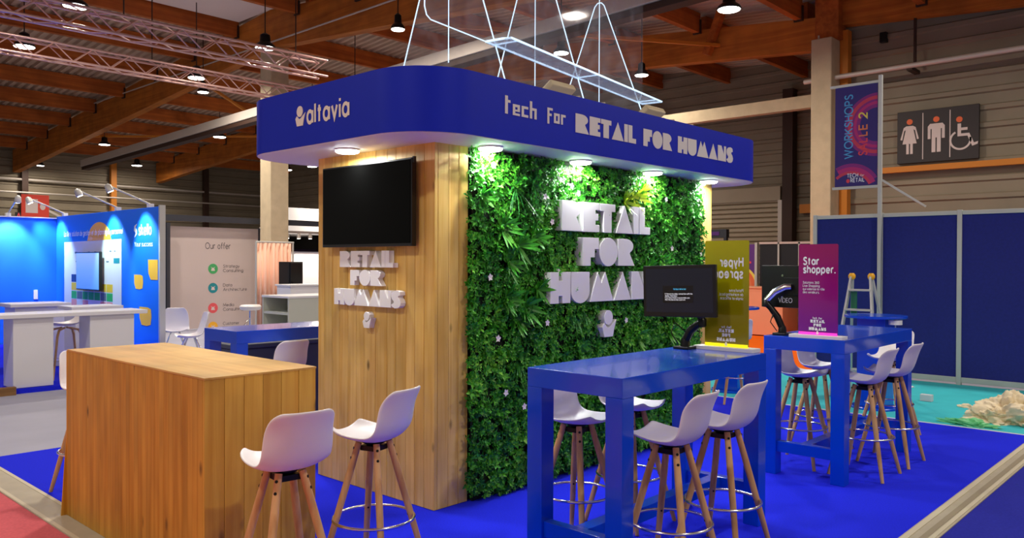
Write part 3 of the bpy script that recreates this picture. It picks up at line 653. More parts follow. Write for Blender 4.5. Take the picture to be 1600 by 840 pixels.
# ------------------------------------------------------------------ wooden counter
ct = thing('counter', 'waist-high wooden box counter with plank sides in the left foreground', 'counter', (2.13, 4.6, .012))
c0, c1, d0, d1 = 1.822, 2.442, 3.69, 5.515
MB().box(c0+.02, c1-.02, d0+.02, d1-.02, .013, 1.035).build('core', 'foliage_back', ct)
def cplanks(a0, a1, n, fixed, axis, sgn, m, gap):
    mb = MB()
    for i in range(n):
        a = a0+(a1-a0)*i/n; b = a0+(a1-a0)*(i+1)/n; j = random.uniform(0, .0012)
        if axis == 'x': mb.box(a+gap, b-gap, fixed+j, fixed+.02, .013, 1.052)
        else: mb.box(fixed+j*(1 if sgn < 0 else -1), fixed+(.02 if sgn < 0 else -.02), a+gap, b-gap, .013, 1.052)
    return mb.build('plank_side', m, ct, bevel=.0012)
cplanks(c0+.0, c1, 6, d0, 'x', -1, 'counter_planks', .001)
cplanks(d0+.02, d1-.0, 34, c0, 'y', -1, 'counter_panel', .0)
cplanks(d0+.02, d1, 17, c1, 'y', 1, 'counter_planks', .001)
mb = MB()
MB().box(c0-.002, c1+.002, d0-.002, d1+.002, 1.052, 1.062).build('top_board', 'counter_top', ct, bevel=.001)
MB().box(c0+.0, c0+.5, d1, d1+.02, .013, 1.052).build('back_board', 'counter_panel', ct)
MB().add([(c0-.03, d1+.02, .012), (c0+.05, d1+.02, .012), (c0+.05, d1+.02, .5), (c0+.0, d1+.02, .5), (c0-.03, d1+.03, .012), (c0+.05, d1+.03, .012), (c0+.05, d1+.03, .5), (c0, d1+.03, .5)],
         [(0, 1, 2, 3), (7, 6, 5, 4), (0, 4, 5, 1), (1, 5, 6, 2), (2, 6, 7, 3), (3, 7, 4, 0)]).build('side_board', 'counter_panel', ct)

# ------------------------------------------------------------------ blue high tables
def table(x0, x1, y0, y1, label, zt=1.065, base=.008):
    r = thing('high_table', label, 'high table', ((x0+x1)/2, (y0+y1)/2, base), 'blue high tables')
    lw = .10
    MB().box(x0, x1, y0, y1, zt-.10, zt).build('tabletop', 'table_blue', r, bevel=.003)
    for xa in (x0, x1-lw):
        for ya in (y0, y1-lw): MB().box(xa, xa+lw, ya, ya+lw, base, zt-.10).build('leg', 'table_blue', r, bevel=.003)
    for xa in (x0, x1-lw): MB().box(xa+.02, xa+lw-.02, y0+lw, y1-lw, .18, .262).build('stretcher', 'table_blue', r, bevel=.002)
    ym = (y0+y1)/2
    MB().box(x0+lw-.02, x1-lw+.02, ym-.04, ym+.04, .18, .262).build('stretcher', 'table_blue', r, bevel=.002)
    return r
table(3.195, 4.735, 2.238, 2.848, 'blue high table in the right foreground carrying the yellow-green sign')
table(5.89, 7.425, 2.188, 2.806, 'blue high table further right carrying the magenta sign')
table(3.198, 4.74, 5.94, 6.48, 'blue high table behind the wooden counter at the left of the kiosk')

# ------------------------------------------------------------------ bar stools
def make_stool():
    r = thing('bar_stool', 'x', 'bar stool', (0, 0, 0), 'white shell bar stools')
    # one-piece shell: profile from front lip to top of back (faces +y)
    prof = [(.222, .737, .125), (.206, .728, .152), (.14, .712, .176), (.05, .702, .188), (-.04, .699, .190), (-.10, .706, .188), (-.142, .728, .184), (-.172, .772, .182),
            (-.194, .825, .180), (-.214, .885, .176), (-.234, .938, .170), (-.252, .974, .156), (-.260, .990, .122)]
    nu = 12; vs = []
    for k_, (y, z, hw) in enumerate(prof):
        f = k_/(len(prof)-1)
        for i in range(nu+1):
            u = -1+2*i/nu; a = abs(u)
            rise = .042*a**2.6*(1 if f < .5 else max(0, 1-(f-.5)*2.4)); fwd = .055*a**2.2*max(0, min(1, (f-.42)*3.2))*(1-.45*max(0, f-.75)*4)
            dy = -.02*a**3 if f < .12 else 0
            vs.append((hw*u*.91, (y+fwd+dy)*.89, z+rise*.9-max(0, z-.8)*.06))
    fs = [(k_*(nu+1)+i, k_*(nu+1)+i+1, (k_+1)*(nu+1)+i+1, (k_+1)*(nu+1)+i) for k_ in range(len(prof)-1) for i in range(nu)]
    MB().add(vs, fs).build('seat_shell', 'shell_white', r, smooth=60, sub=1, solid=.011)
    b = MB(); b.lathe((0, 0, .672), [(.03, 0), (.05, .01), (.07, .022), (.07, .024)], 20); b.box(-.05, .05, -.05, .05, .648, .674)
    b.build('seat_bracket', 'black_metal', r, bevel=.003)
    for sx in (-1, 1):
        for sy in (-1, 1):
            top = Vector((sx*.055, sy*.055, .690)); bot = Vector((sx*.198, sy*.198, .0))
            pts = [top.lerp(bot, f) for f in (0, .25, .5, .75, 1)]
            lg = MB().tube(pts, [.0165, .0185, .018, .016, .0125], 12).build('leg', 'beech', r, smooth=50)
            out = Vector((sx, sy, .25)).normalized()
            for q in (.045, .115):
                c = top.lerp(bot, q); MB().cyl(c+out*.012, c+out*.0192, .007, n=10).build('bolt', 'black_metal', lg)
            c = top.lerp(bot, .565); MB().cyl(c-out*.0165, c-out*.0185, .006, n=8).build('bolt', 'black_metal', lg)
    MB().tube([(.206*math.cos(t*PI/24), .206*math.sin(t*PI/24), .298) for t in range(48)], .0085, 8, True).build('foot_ring', 'chrome', r, smooth=80)
    return r
proto = make_stool(); first = [True]
def stool(x, y, rz, label, base=.008, s=1.):
    if first[0]: o = proto; first[0] = False
    else: o = copy_tree(proto)
    o.location = (x, y, base); o.rotation_euler = (0, 0, math.radians(rz)); o['label'] = label
    return o
stool(1.94, 3.17, -7, 'white bar stool in the left foreground, in front of the wooden counter')
stool(2.56, 3.34, 17, 'white bar stool before the plank wall corner, right of the wooden counter')
stool(3.56, 2.19, 3, 'white bar stool at the near side of the front table, close to its front leg')
stool(4.08, 2.18, 0, 'white bar stool at the near side of the front table, beside its right leg')
stool(3.64, 2.86, 180, 'white bar stool facing us behind the front table, close to the plant wall')
stool(4.20, 2.88, 178, 'white shell bar stool behind the front blue table, mostly hidden by its near leg')
stool(6.38, 2.215, 0, 'white bar stool at the near side of the second table, beside its front leg')
stool(6.95, 2.205, 0, 'rightmost white bar stool, at the near side of the second blue table')
stool(6.375, 2.72, 180, 'white bar stool facing us behind the second table, left of its front leg')
stool(6.98, 2.80, 178, 'white shell bar stool far behind the second blue table, seen between its legs')
stool(2.13, 5.98, 180, 'white shell bar stool behind the wooden counter, half hidden at its left end')
stool(3.58, 5.92, 4, 'white bar stool at the table behind the wooden counter, against the kiosk edge')
stool(8.66, 4.49, -40, 'white shell bar stool in the background just right of the yellow-green sign')
stool(8.02, 2.56, 82, 'white bar stool turned sideways at the far right end of the second table')

# ------------------------------------------------------------------ monitors on arms
def monitor(cx, cy, cz, face, label, tiltx=0, rollz=0, yaw=0, back_text=None, half=(.285, .172), base=(0, 0, 0), elbow=None, arm='black_metal', clampz=1.065):
    """face=-1: screen towards -x, +1: towards +x"""
    r = thing('monitor', label, 'monitor', base, 'monitors on arms')
    M = Matrix.Translation((cx, cy, cz)) @ Matrix.Rotation(math.radians(yaw), 4, 'Z') @ Matrix.Rotation(math.radians(rollz), 4, 'X') @ Matrix.Rotation(math.radians(tiltx), 4, 'Y')
    def tr(mb): mb.v = [M @ q for q in mb.v]; return mb
    f = face; hw, hh = half
    tr(MB().box(f*.012, -f*.018, -hw, hw, -hh, hh)).build('casing', 'black_plastic', r, bevel=.004)
    sc = tr(MB().box(f*.0125, f*.0105, -hw+.02, hw-.02, -hh+.03, hh-.022)).build('screen', 'screen_dark', r)
    tr(MB().box(-f*.018, -f*.03, -.07, .07, -.07, .07)).build('mount_plate', 'black_metal', r, bevel=.003)
    for a in (-.085, .085):
        for b in (-.085, .085): tr(MB().cyl((-f*.018, a, b), (-f*.024, a, b), .009, n=8)).build('screw', 'chrome', r)
    if f < 0:
        tr(MB().box(-.0128, -.0124, -.10, .11, -.075, .035)).build('dialog_box', 'black_plastic', sc)
        U = M.to_3x3() @ Vector((0, -1, 0)); V = M.to_3x3() @ UZ
        text_mb('No input detected', M @ Vector((-.0131, .035, .008)), U, V, .014, .085, .01, d1=0).build('lettering', 'ink_cyan', sc)
        for i, tx in enumerate(('If there is no video connection with the', 'display, check input', 'If you have chosen a source make sure', 'that the device has a picture')):
            text_mb(tx, M @ Vector((-.0131, .095, -.022-i*.0125)), U, V, .0125, (.19, .085, .17, .14)[i], .012, d1=0).build('lettering', 'ink_screen', sc)
    if back_text:
        U = M.to_3x3() @ Vector((0, -1, 0)); V = M.to_3x3() @ UZ
        text_mb(back_text, M @ Vector((-.0188, .118, -.125)), U, V, .048, .115, 0, d1=0.0003).build('marking', 'letter_white', r)
    # arm: clamp foot, lower arm, elbow, upper arm
    bx, by, bz = base
    MB().box(bx-.06, bx+.06, by-.055, by+.055, clampz, clampz+.018).build('clamp_foot', 'black_metal', r, bevel=.004)
    MB().lathe((bx, by, clampz+.018), [(.032, 0), (.03, .03), (.024, .05)], 16).build('post', 'black_metal', r, smooth=40)
    E_ = Vector(elbow); hub = M @ Vector((-f*.045, 0, 0))
    p0 = Vector((bx, by, clampz+.05))
    MB().tube([p0, p0.lerp(E_, .3)+Vector((0, 0, .03)), p0.lerp(E_, .7)+Vector((0, 0, .02)), E_], [.026, .027, .024, .026], 12).build('lower_arm', 'black_metal', r, smooth=60)
    MB().lathe(E_-UZ*.03, [(.02, 0), (.028, .008), (.028, .05), (.02, .06)], 16).build('elbow', 'black_metal', r, smooth=40)
    MB().tube([E_+UZ*.02, E_.lerp(hub, .35)+UZ*.045, E_.lerp(hub, .75)+UZ*.03, hub], [.024, .028, .026, .022], 12).build('upper_arm', arm, r, smooth=60)
    MB().tube([p0+Vector((-.03, .03, -.02)), p0+Vector((-.06, .07, .05)), p0+Vector((-.03, .06, .12)), p0.lerp(E_, .4)+Vector((-.02, .02, 0))], .004, 6).build('cable', 'black_plastic', r, smooth=60)
    return r
monitor(4.5, 2.715, 1.442, -1, 'black monitor with a small message on its dark screen, on the front blue table', 0, -1.5, 6, None, (.25, .165), (4.6, 2.73, 1.065), (4.62, 2.62, 1.24))
monitor(6.1, 2.66, 1.44, 1, 'monitor seen from behind on a chrome arm, beside the magenta sign', 0, 0, -2, 'VIDEO', (.262, .165), (6.03, 2.72, 1.065), (6.0, 2.84, 1.31), 'chrome')

# ------------------------------------------------------------------ table signs
def tsign(px, ya, yb, face, label, printm, glow, head, body, bx):
    cy = (ya+yb)/2; z0 = 1.065
    r = thing('table_sign', label, 'sign', (px, cy, z0), 'acrylic signs on the blue tables')
    MB().box(px-.055, px+.055, cy-bx, cy+bx, z0, z0+.024).build('sign_base', 'white_plastic', r, bevel=.002)
    pn = MB().prism([(a, b) for a, b in rrect(ya, yb, z0+.024, z0+.70, .012, 4)], (px, 0, 0), UY, UZ, -.005, .005)
    # local z of the print starts at the base
    p = pn.build('sign_panel', printm, r); 
    MB().box(px-.0055, px+.0055, ya+.002, yb-.002, z0+.0242, z0+.044).build('lit_edge', glow, r)
    U = -UY if face < 0 else UY; sgn = 1
    # lettering on the side towards the camera; the yellow-green one shows its back, so it reads mirrored
    mir = face > 0
    x = px-.0062; wd = yb-ya
    def put(txt, s_from, z, size, width, off):
        if mir:   # starts at the right edge and runs left
            o = Vector((x, ya+s_from, z)); mbx = text_mb(txt, o, UY, UZ, size, width, off, d1=0)
            mbx.f = [f_[::-1] for f_ in mbx.f]
        else: mbx = text_mb(txt, (x, yb-s_from, z), -UY, UZ, size, width, off, d1=0)
        mbx.build('lettering', 'ink_white', p)
    for tx, z, sz, w_, off in head: put(tx, .033, z0+z, sz, w_, off)
    for tx, z, sz, w_ in body: put(tx, .033, z0+z, sz, w_, .008)
    cy_ = cy
    for tx, z, h, w_ in (('tech', .142, .017, .032), ('for', .142, .017, .026), ('RETAIL', .115, .022, .108), ('FOR', .087, .022, .06), ('HUMANS', .058, .023, .13)):
        sh = -.036 if tx == 'tech' else (.008 if tx == 'for' else -w_/2)
        if mir:
            mbs = merge(word(tx, (x, cy_+sh, z0+z), UY, UZ, w_, h, 0, .0006, .08)); 
        else: mbs = merge(word(tx, (x, cy_-sh, z0+z), -UY, UZ, w_, h, 0, .0006, .08))
        mbs.build('lettering', 'ink_white', p)
    e1, e2 = emblem((x, cy_, z0+.03), UY if mir else -UY, UZ, .024, 0, .0006); merge([e1, e2]).build('emblem', 'ink_white', p)
    return r
tsign(4.70, 2.340, 2.642, 1, 'yellow-green acrylic sign with mirrored lettering on the front blue table', 'hyper_print', 'yellow_glow',
      (('Hyper', .535, .078, .165, .03), ('spread.', .463, .078, .222, .03)), (('Plateforme', .375, .024, .098), ('de marketing local,', .350, .024, .168), ('simple et efficace.', .325, .024, .162)), .205)
tsign(5.95, 2.262, 2.556, -1, 'magenta acrylic sign with white lettering on the second blue table', 'star_print', 'pink_glow',
      (('Star', .548, .075, .125, .03), ('shopper.', .486, .075, .245, .03)), (('Solutions 360', .405, .024, .125), ('Live Shopping', .381, .024, .128), ('qui valorise le r\u00f4le', .357, .024, .165), ('des vendeurs.', .333, .024, .126)), .20)

# ------------------------------------------------------------------ hanging acrylic display over the kiosk
e_ = Vector((.98667, .16273, 0)); p_ = Vector((-.16273, .98667, 0)); A2 = Vector((3.975, 3.923, 3.14))
hd_ = thing('hanging_display', 'hanging clear acrylic display with glowing edges above the canopy', 'hanging display', (5.0, 4.4, 3.14))
def lit(pts, r, nm='lit_edge'): return MB().tube(pts, r, 6).build(nm, 'edge_glow', hd_)
for s, zap in ((.08, 4.30), (1.27, 4.35), (2.45, 4.14)):
    o = A2+e_*s; zb = 2.80-3.14
    hw = .405; mid = hw; ha = zap-3.14; ex = hw*(-zb)/ha
    poly = [(-ex, zb), (mid-.05, ha-.03), (mid-.02, ha), (mid+.02, ha), (mid+.05, ha-.03), (2*hw+ex, zb)]
    MB().prism(poly, o, p_, UZ, -.004, .004).build('triangular_sheet', 'clear_sheet', hd_)
    lit([o+p_*a+UZ*b for a, b in poly], .005)
    top = o+p_*mid+UZ*(ha-.03)
    MB().cyl(top-UZ*1.2, top+UZ*3.0, .004, n=6).build('hanging_cable', 'edge_glow', hd_)
sl = 2.56
MB().prism([(-.02, -.20), (sl, -.20), (sl, 0.0), (-.02, 0.0)], A2, e_, p_, -.012, 0).build('shelf', 'shelf_sheet', hd_)
lit([A2+e_*a+p_*b for a, b in ((-.02, 0), (-.02, -.14), (0, -.20), (sl, -.20), (sl, 0), (-.02, 0))], .008)
long_ = [(sl, 0), (-.62, 0), (-.66, .02), (-.68, .07), (-.68, 1.1), (sl, 1.1)]
MB().prism(long_, A2, e_, UZ, -.004, .004).build('long_sheet', 'clear_sheet', hd_)
lit([A2+e_*a+UZ*b for a, b in long_[:5]], .004)
for s in (.08, 1.27, 2.45): lit([A2+e_*s, A2+e_*s-p_*.2], .006)

# ------------------------------------------------------------------ hall lamps and trusses
def bay(x, y, z, label, rad=.2, power=LAMP_W):
    r = thing('high_bay_lamp', label, 'ceiling lamp', (x, y, z), 'high-bay lamps of the hall')
    MB().lathe((x, y, z), [(rad, .0), (rad*1.05, .02), (rad*.95, .06), (rad*.55, .12), (rad*.5, .26), (rad*.2, .30)], 20).build('housing', 'black_metal', r, smooth=35)
    MB().lathe((x, y, z-.012), [(rad*.9, 0), (rad*.96, .012)], 20).build('diffuser', 'lamp_glow', r)
    MB().cyl((x, y, z+.28), (x, y, roof_z(y)-.005), .012, n=6).build('hanging_rod', 'dark_steel', r)
    if power: area('high_bay_light', (x, y, z-.03), power, rad*1.8, (1, .90, .77), (0, 0, 0), r)
for a in ((12.78, 6.76, 6., 'round hall lamp under the dark roof at the top right, above the canopy'), (8.7, 15., 6., 'round hall lamp hanging in front of the concrete column top'),
          (5.08, 14.99, 6., 'round hall lamp at the top left corner above the upper truss'), (5.33, 18.59, 6., 'round hall lamp inside the lower truss near the left edge'),
          (9.02, 18.68, 6., 'round hall lamp inside the lower truss near the column')): bay(*a)
for a in ((9.89, 20.11, 6., 'small bright lamp under the girder just below the lower truss', .14), (11.85, 31.96, 6., 'small far lamp near the left end of the grey steel beam', .2),
          (13.84, 26.91, 6., 'far round lamp seen left of the concrete column', .22), (11.2, 37.0, 5.55, 'farthest lamp at the foot of the left girder', .14), (14.9, 36.5, 5.85, 'far lamp against the cladding below the steel beam', .22),
          (9.69, 11.94, 6., 'small lamp under the timber girder above the canopy left half', .13), (13.08, 10.75, 6., 'lamp seen through the clear hanging sheets', .16), (15.7, 10.5, 5.95, 'small lamp under the right timber girder above the canopy', .16),
          (15.0, 22.9, 4.75, 'small lamp just left of the plank wall below the canopy', .16), (14.7, 24.0, 4.7, 'low far lamp between column and plank wall', .2)): bay(a[0], a[1], a[2], a[3], a[4], LAMP_W*.55)
def truss(x0, x1, y, z, label, s=.30):
    r = thing('lighting_truss', label, 'truss', ((x0+x1)/2, y, z), 'lighting trusses under the roof')
    h = s/2
    for a in (-h, h):
        for b in (-h, h): MB().cyl((x0, y+a, z+b), (x1, y+a, z+b), .025, n=8).build('chord', 'truss_pink_lit', r, smooth=60)
    n = int((x1-x0)/.34)
    for nm, cells in (('side_bracing', ((-h, -h, -h, h), (h, -h, h, h))), ('flat_bracing', ((-h, -h, h, -h), (-h, h, h, h)))):
        for (a0, b0, a1, b1) in cells:
            mb = MB()
            for i in range(n):
                xa = x0+(x1-x0)*i/n; xb = x0+(x1-x0)*(i+1)/n
                p, q = ((a0, b0), (a1, b1)) if i % 2 == 0 else ((a1, b1), (a0, b0))
                mb.cyl((xa, y+p[0], z+p[1]), (xb, y+q[0], z+q[1]), .012, n=6)
            mb.build(nm, 'truss_pink_lit', r)
    for xx in (x0+1, (x0+x1)/2, x1-.6): MB().cyl((xx, y, z+h), (xx, y, roof_z(y)-.01), .012, n=6).build('hanging_cable', 'dark_steel', r)
truss(1.5, 8.95, 13.3, 5.33, 'upper lighting truss crossing the top left under the roof'); truss(1.5, 13.0, 17.0, 5.62, 'lower lighting truss passing behind the concrete column')

# ------------------------------------------------------------------ right side: partition, banner, toilet sign
pt = thing('partition_wall', 'navy fabric partition wall in aluminium frames at the right behind the turquoise carpet', 'partition wall', (11.97, 2, .006))
PX = 11.95
ys = [4.89, 3.95, 2.94, 1.95, .96, -.03]
for a, b in zip(ys[:-1], ys[1:]): MB().box(PX+.015, PX+.04, b+.02, a-.02, .10, 2.29).build('panel', 'panel_navy', pt)
for y in ys: MB().box(PX-.005, PX+.06, y-.03, y+.03, .006, 2.345).build('post', 'alu', pt, bevel=.004)
for a, b in zip(ys[:-1], ys[1:]):
    MB().box(PX, PX+.05, b+.03, a-.03, 2.28, 2.335).build('top_rail', 'alu', pt, bevel=.003); MB().box(PX, PX+.05, b+.03, a-.03, .04, .11).build('bottom_rail', 'alu', pt, bevel=.003)
bn = thing('banner', 'violet hanging banner WORKSHOPS SALLE 2 on a tall pole above the navy partition', 'banner', (PX-.04, 3.95, .006))
BX = PX-.03
MB().box(BX-.03, BX+.02, 3.925, 3.975, .006, 4.29).build('pole', 'alu', bn, bevel=.004)
MB().box(BX-.02, BX+.01, 3.975, 4.66, 4.185, 4.225).build('top_arm', 'alu', bn, bevel=.003); MB().box(BX-.02, BX+.01, 3.975, 4.62, 2.70, 2.74).build('bottom_arm', 'alu', bn, bevel=.003)
MB().beam((BX, 3.95, 2.82), (BX+.25, 3.42, 2.42), .03, .03).build('brace', 'alu', bn)
cl = MB().box(BX-.010, BX-.006, 3.985, 4.585, 2.74, 4.185).build('banner_cloth', 'banner_violet', bn)
bx = BX-.0104
def ring_arc(cy, cz, r0, r1, clip, m):
    """crescent of a circle kept inside the cloth"""
    mb = MB(); N_ = 60; o0 = []; 
    for i in range(N_):
        t0 = 2*PI*i/N_; t1 = 2*PI*(i+1)/N_
        q = [(cy+r*math.cos(t), cz+r*math.sin(t)) for r, t in ((r0, t0), (r1, t0), (r1, t1), (r0, t1))]
        if all(clip[0] <= a <= clip[1] and clip[2] <= b <= clip[3] for a, b in q): mb.add([(bx, a, b) for a, b in q], [(0, 1, 2, 3)])
    return mb.build('printed_arc', m, cl)
clip = (3.987, 4.583, 2.742, 4.183)
for r0, r1, m in ((.22, .27, 'arc_magenta'), (.27, .31, 'arc_pink'), (.31, .34, 'arc_magenta'), (.34, .39, 'arc_red'), (.39, .43, 'arc_magenta')): ring_arc(3.99, 3.60, r0+.02, r1+.02, clip, m)
for r0, r1, m in ((.28, .32, 'arc_red'), (.32, .38, 'arc_pink'), (.38, .43, 'arc_magenta')): ring_arc(4.36, 2.64, r0, r1, clip, m)
bx -= .0006
text_mb('WORKSHOPS', (bx, 4.335, 3.14), UZ, UY, .155, .93, .012, d1=0).build('lettering', 'text_cyan', cl)
for tx, z, wd, m in (('SA', 3.17, .17, 'text_red'), ('L', 3.36, .07, 'text_red'), ('L', 3.45, .07, 'text_orange'), ('E', 3.54, .085, 'text_orange'), ('2', 3.70, .095, 'text_yellow')):
    text_mb(tx, (bx, 4.13, z), UZ, UY, .16, wd, .018, d1=0).build('lettering', m, cl)
text_mb('TECH', (bx, 4.41, 2.87), -UY, UZ, .075, .16, .02, d1=0).build('lettering', 'ink_white', cl)
text_mb('for', (bx, 4.23, 2.875), -UY, UZ, .045, .06, .0, d1=0, shear=.3).build('lettering', 'ink_white', cl)
text_mb('RETAIL', (bx, 4.36, 2.80), -UY, UZ, .075, .20, .02, d1=0).build('lettering', 'ink_white', cl)
MB().prism(arc(0, 0, .025, .03, 0, 340, 14), (bx, 4.395, 2.82), -UY, UZ, 0, .0005).build('printed_dot', 'text_red', cl)
ts = thing('toilet_sign', 'dark toilet sign with woman, man and wheelchair pictograms on the cladding', 'sign', (16.98, 4.58, 3.6))
SX = 16.96
MB().box(SX, SX+.08, 3.86, 5.30, 3.60, 4.62).build('sign_board', 'sign_dark', ts, bevel=.006)
for y in (4.83, 4.35): MB().box(SX-.003, SX, y-.008, y+.008, 3.66, 4.56).build('divider', 'sign_pale', ts)
def picto(y, polys, head):
    o = Vector((SX, y, 3.78))
    m = MB()
    for pl in polys: m.prism(pl, o, -UY, UZ, .0005, .006)
    m.build('pictogram', 'sign_pale', ts)
    MB().prism(arc(head[0], head[1], .055, .055, 0, 345, 20), o, -UY, UZ, .0005, .006).build('pictogram_head', 'sign_orange', ts)
picto(5.07, [[(-.06, 0), (-.06, .2), (-.13, .2), (-.07, .48), (-.10, .46), (-.135, .28), (-.17, .29), (-.11, .52), (-.06, .55), (.06, .55), (.11, .52), (.17, .29), (.135, .28), (.10, .46), (.07, .48), (.13, .2), (.06, .2), (.06, 0), (.012, 0), (.012, .2), (-.012, .2), (-.012, 0)]], (0, .63))
picto(4.59, [[(-.08, 0), (-.08, .45), (-.10, .45), (-.10, .26), (-.15, .26), (-.15, .5), (-.11, .55), (.11, .55), (.15, .5), (.15, .26), (.10, .26), (.10, .45), (.08, .45), (.08, 0), (.012, 0), (.012, .28), (-.012, .28), (-.012, 0)]], (0, .63))
wheel = []
for i in range(22):
    t0 = math.radians(120+i*11.5); t1 = math.radians(120+(i+1)*11.5)
    wheel.append([(-.02+r*math.cos(t), .19+r*math.sin(t)) for r, t in ((.155, t0), (.19, t0), (.19, t1), (.155, t1))])
picto(4.15, wheel+[[(-.07, .26), (-.07, .50), (-.01, .50), (-.01, .42), (.10, .42), (.10, .37), (-.01, .37), (-.01, .31), (.13, .31), (.21, .12), (.28, .14), (.27, .09), (.18, .06), (.10, .26)]], (-.04, .58))
tag(rebase(MB().box(16.98, 17.10, 5.53, 5.66, 6.08, 6.28).build('wall_box', 'black_metal', bevel=.004), (17, 5.6, 6.08)), 'small black box on the cladding high above the toilet sign', 'wall box')

# ladder, round tables
ld = thing('step_ladder', 'aluminium step ladder with yellow caps behind the second blue table', 'ladder', (10.2, 3.4, .006))
for ya, yb in ((3.685, 3.84), (3.455, 3.30)):
    MB().beam((10.12, ya, 1.46), (9.86, yb, .01), .06, .025, up=(0, 1, 0)).build('front_rail', 'alu', ld, bevel=.003)
    MB().beam((10.16, ya, 1.46), (10.6, yb+(.02 if yb > 3.6 else -.02), .01), .05, .022, up=(0, 1, 0)).build('rear_rail', 'alu', ld, bevel=.003)
    MB().lathe((10.14, ya, 1.43), [(.03, 0), (.042, .02), (.042, .05), (.025, .075)], 14).build('cap', 'yellow_cap', ld, smooth=50)
for i, z in enumerate((1.30, 1.06, .82, .58, .34)):
    f = (1.46-z)/1.45; x = 10.12-.26*f; h = .115+.15*f
    MB().box(x-.04, x+.03, 3.57-h, 3.57+h, z-.012, z+.012).build('step', 'alu', ld, bevel=.002)
MB().box(10.12, 10.14, 3.62, 3.69, .95, 1.28).build('label_plate', 'ladder_green', ld)
def round_table(x, y, z, rad, label):
    r = thing('round_table', label, 'round table', (x, y, .006), 'round blue bar tables')
    MB().lathe((x, y, z-.028), [(rad-.004, 0), (rad, .004), (rad, .024), (rad-.004, .028)], 40).build('tabletop', 'table_blue', r, smooth=30)
    MB().box(x-.15, x+.15, y-.15, y+.15, .03, z-.028).build('pedestal', 'table_blue', r, bevel=.004)
    MB().lathe((x, y, .006), [(.26, 0), (.26, .018), (.25, .024)], 28).build('foot_plate', 'table_blue', r, smooth=30)
round_table(9.42, 3.16, 1.045, .33, 'round blue bar table in front of the step ladder'); round_table(9.4, 4.9, 1.07, .33, 'round blue bar table peeking out behind the yellow-green sign')
tp = thing('tape_roll', 'white roll hanging just under the round blue table', 'roll', (9.3, 2.98, .93))
MB().lathe((9.33, 2.92, .955), [(.02, 0), (.07, .0), (.07, .05), (.02, .05)], 20).build('roll_body', 'white_plastic', tp, smooth=30); MB().cyl((9.33, 2.92, 1.0), (9.33, 2.92, 1.018), .02, n=12).build('core_tube', 'offer_grey', tp)
MB().cyl((9.33, 2.92, .3), (9.33, 2.92, .955), .008, n=8).build('cord', 'alu', tp)
# crumpled film and scraps on the turquoise carpet
from mathutils import noise as mnoise
def crumple(name, m, cx, cy, rx, ry, h, seed, label, cat, z0=.006, res=46, amp=.5, parent=None):
    vs = []; fs = []; n = res
    for i in range(n+1):
        for j in range(n*2):
            ph = PI*.5*i/n; t = 2*PI*j/(n*2)
            d = Vector((math.sin(ph)*math.cos(t), math.sin(ph)*math.sin(t), math.cos(ph)))
            q = d*2.1+Vector((seed, seed*.7, 0))
            f = 1+amp*(mnoise.noise(q*.9)*.9+abs(mnoise.noise(q*1.7))*.7-abs(mnoise.noise(q*2.6+Vector((3, 1, 2))))*.55-abs(mnoise.noise(q*5.2))*.12)
            vs.append((cx+d.x*rx*f, cy+d.y*ry*f, max(z0, z0+d.z*h*f)))
    k2 = n*2
    for i in range(n):
        for j in range(k2): fs.append((i*k2+j, (i+1)*k2+j, (i+1)*k2+(j+1) % k2, i*k2+(j+1) % k2))
    mb = MB().add(vs, fs)
    if parent: return mb.build(name, m, parent, smooth=50)
    return tag(rebase(mb.build(name, m, smooth=50), (cx, cy, z0)), label, cat)
pl = thing('film_pile', 'crumpled heap of cream plastic film on the turquoise carpet at the right edge', 'plastic film', (9.55, 1.8, .006))
crumple('film_heap', 'film', 9.62, 1.86, .30, .34, .27, 3.1, '', '', parent=pl); crumple('film_fold', 'film', 9.46, 2.0, .17, .22, .12, 8.3, '', '', parent=pl, amp=.8); crumple('film_fold', 'film', 9.5, 1.62, .2, .22, .2, 12.7, '', '', parent=pl, amp=.7)
crumple('plastic_bag', 'film_green', 9.08, 2.12, .10, .22, .045, 5.5, 'flat pale green plastic bag lying beside the film heap', 'plastic bag', amp=.9, res=26)
crumple('film_scrap', 'film', 10.15, 2.42, .05, .08, .04, 2.2, 'small cream scrap of film lying alone on the turquoise carpet', 'scrap', res=16)
o = MB().box(10.25, 10.32, 2.80, 2.93, .006, .085).build('paper_box', 'white_paint', bevel=.004); tag(rebase(o, (10.28, 2.86, .006)), 'small white carton standing on the turquoise carpet near the partition', 'carton')
tag(rebase(MB().beam((10.6, 2.25, .016), (10.25, 1.75, .016), .03, .018).build('batten', 'strip_light', bevel=.002), (10.4, 2, .006)), 'thin pale batten lying on the turquoise carpet behind the film heap', 'batten')
crumple('paper_scrap', 'white_paint', 11.3, 3.35, .03, .05, .015, 7.7, 'tiny white scrap near the foot of the navy partition', 'scrap', res=12)

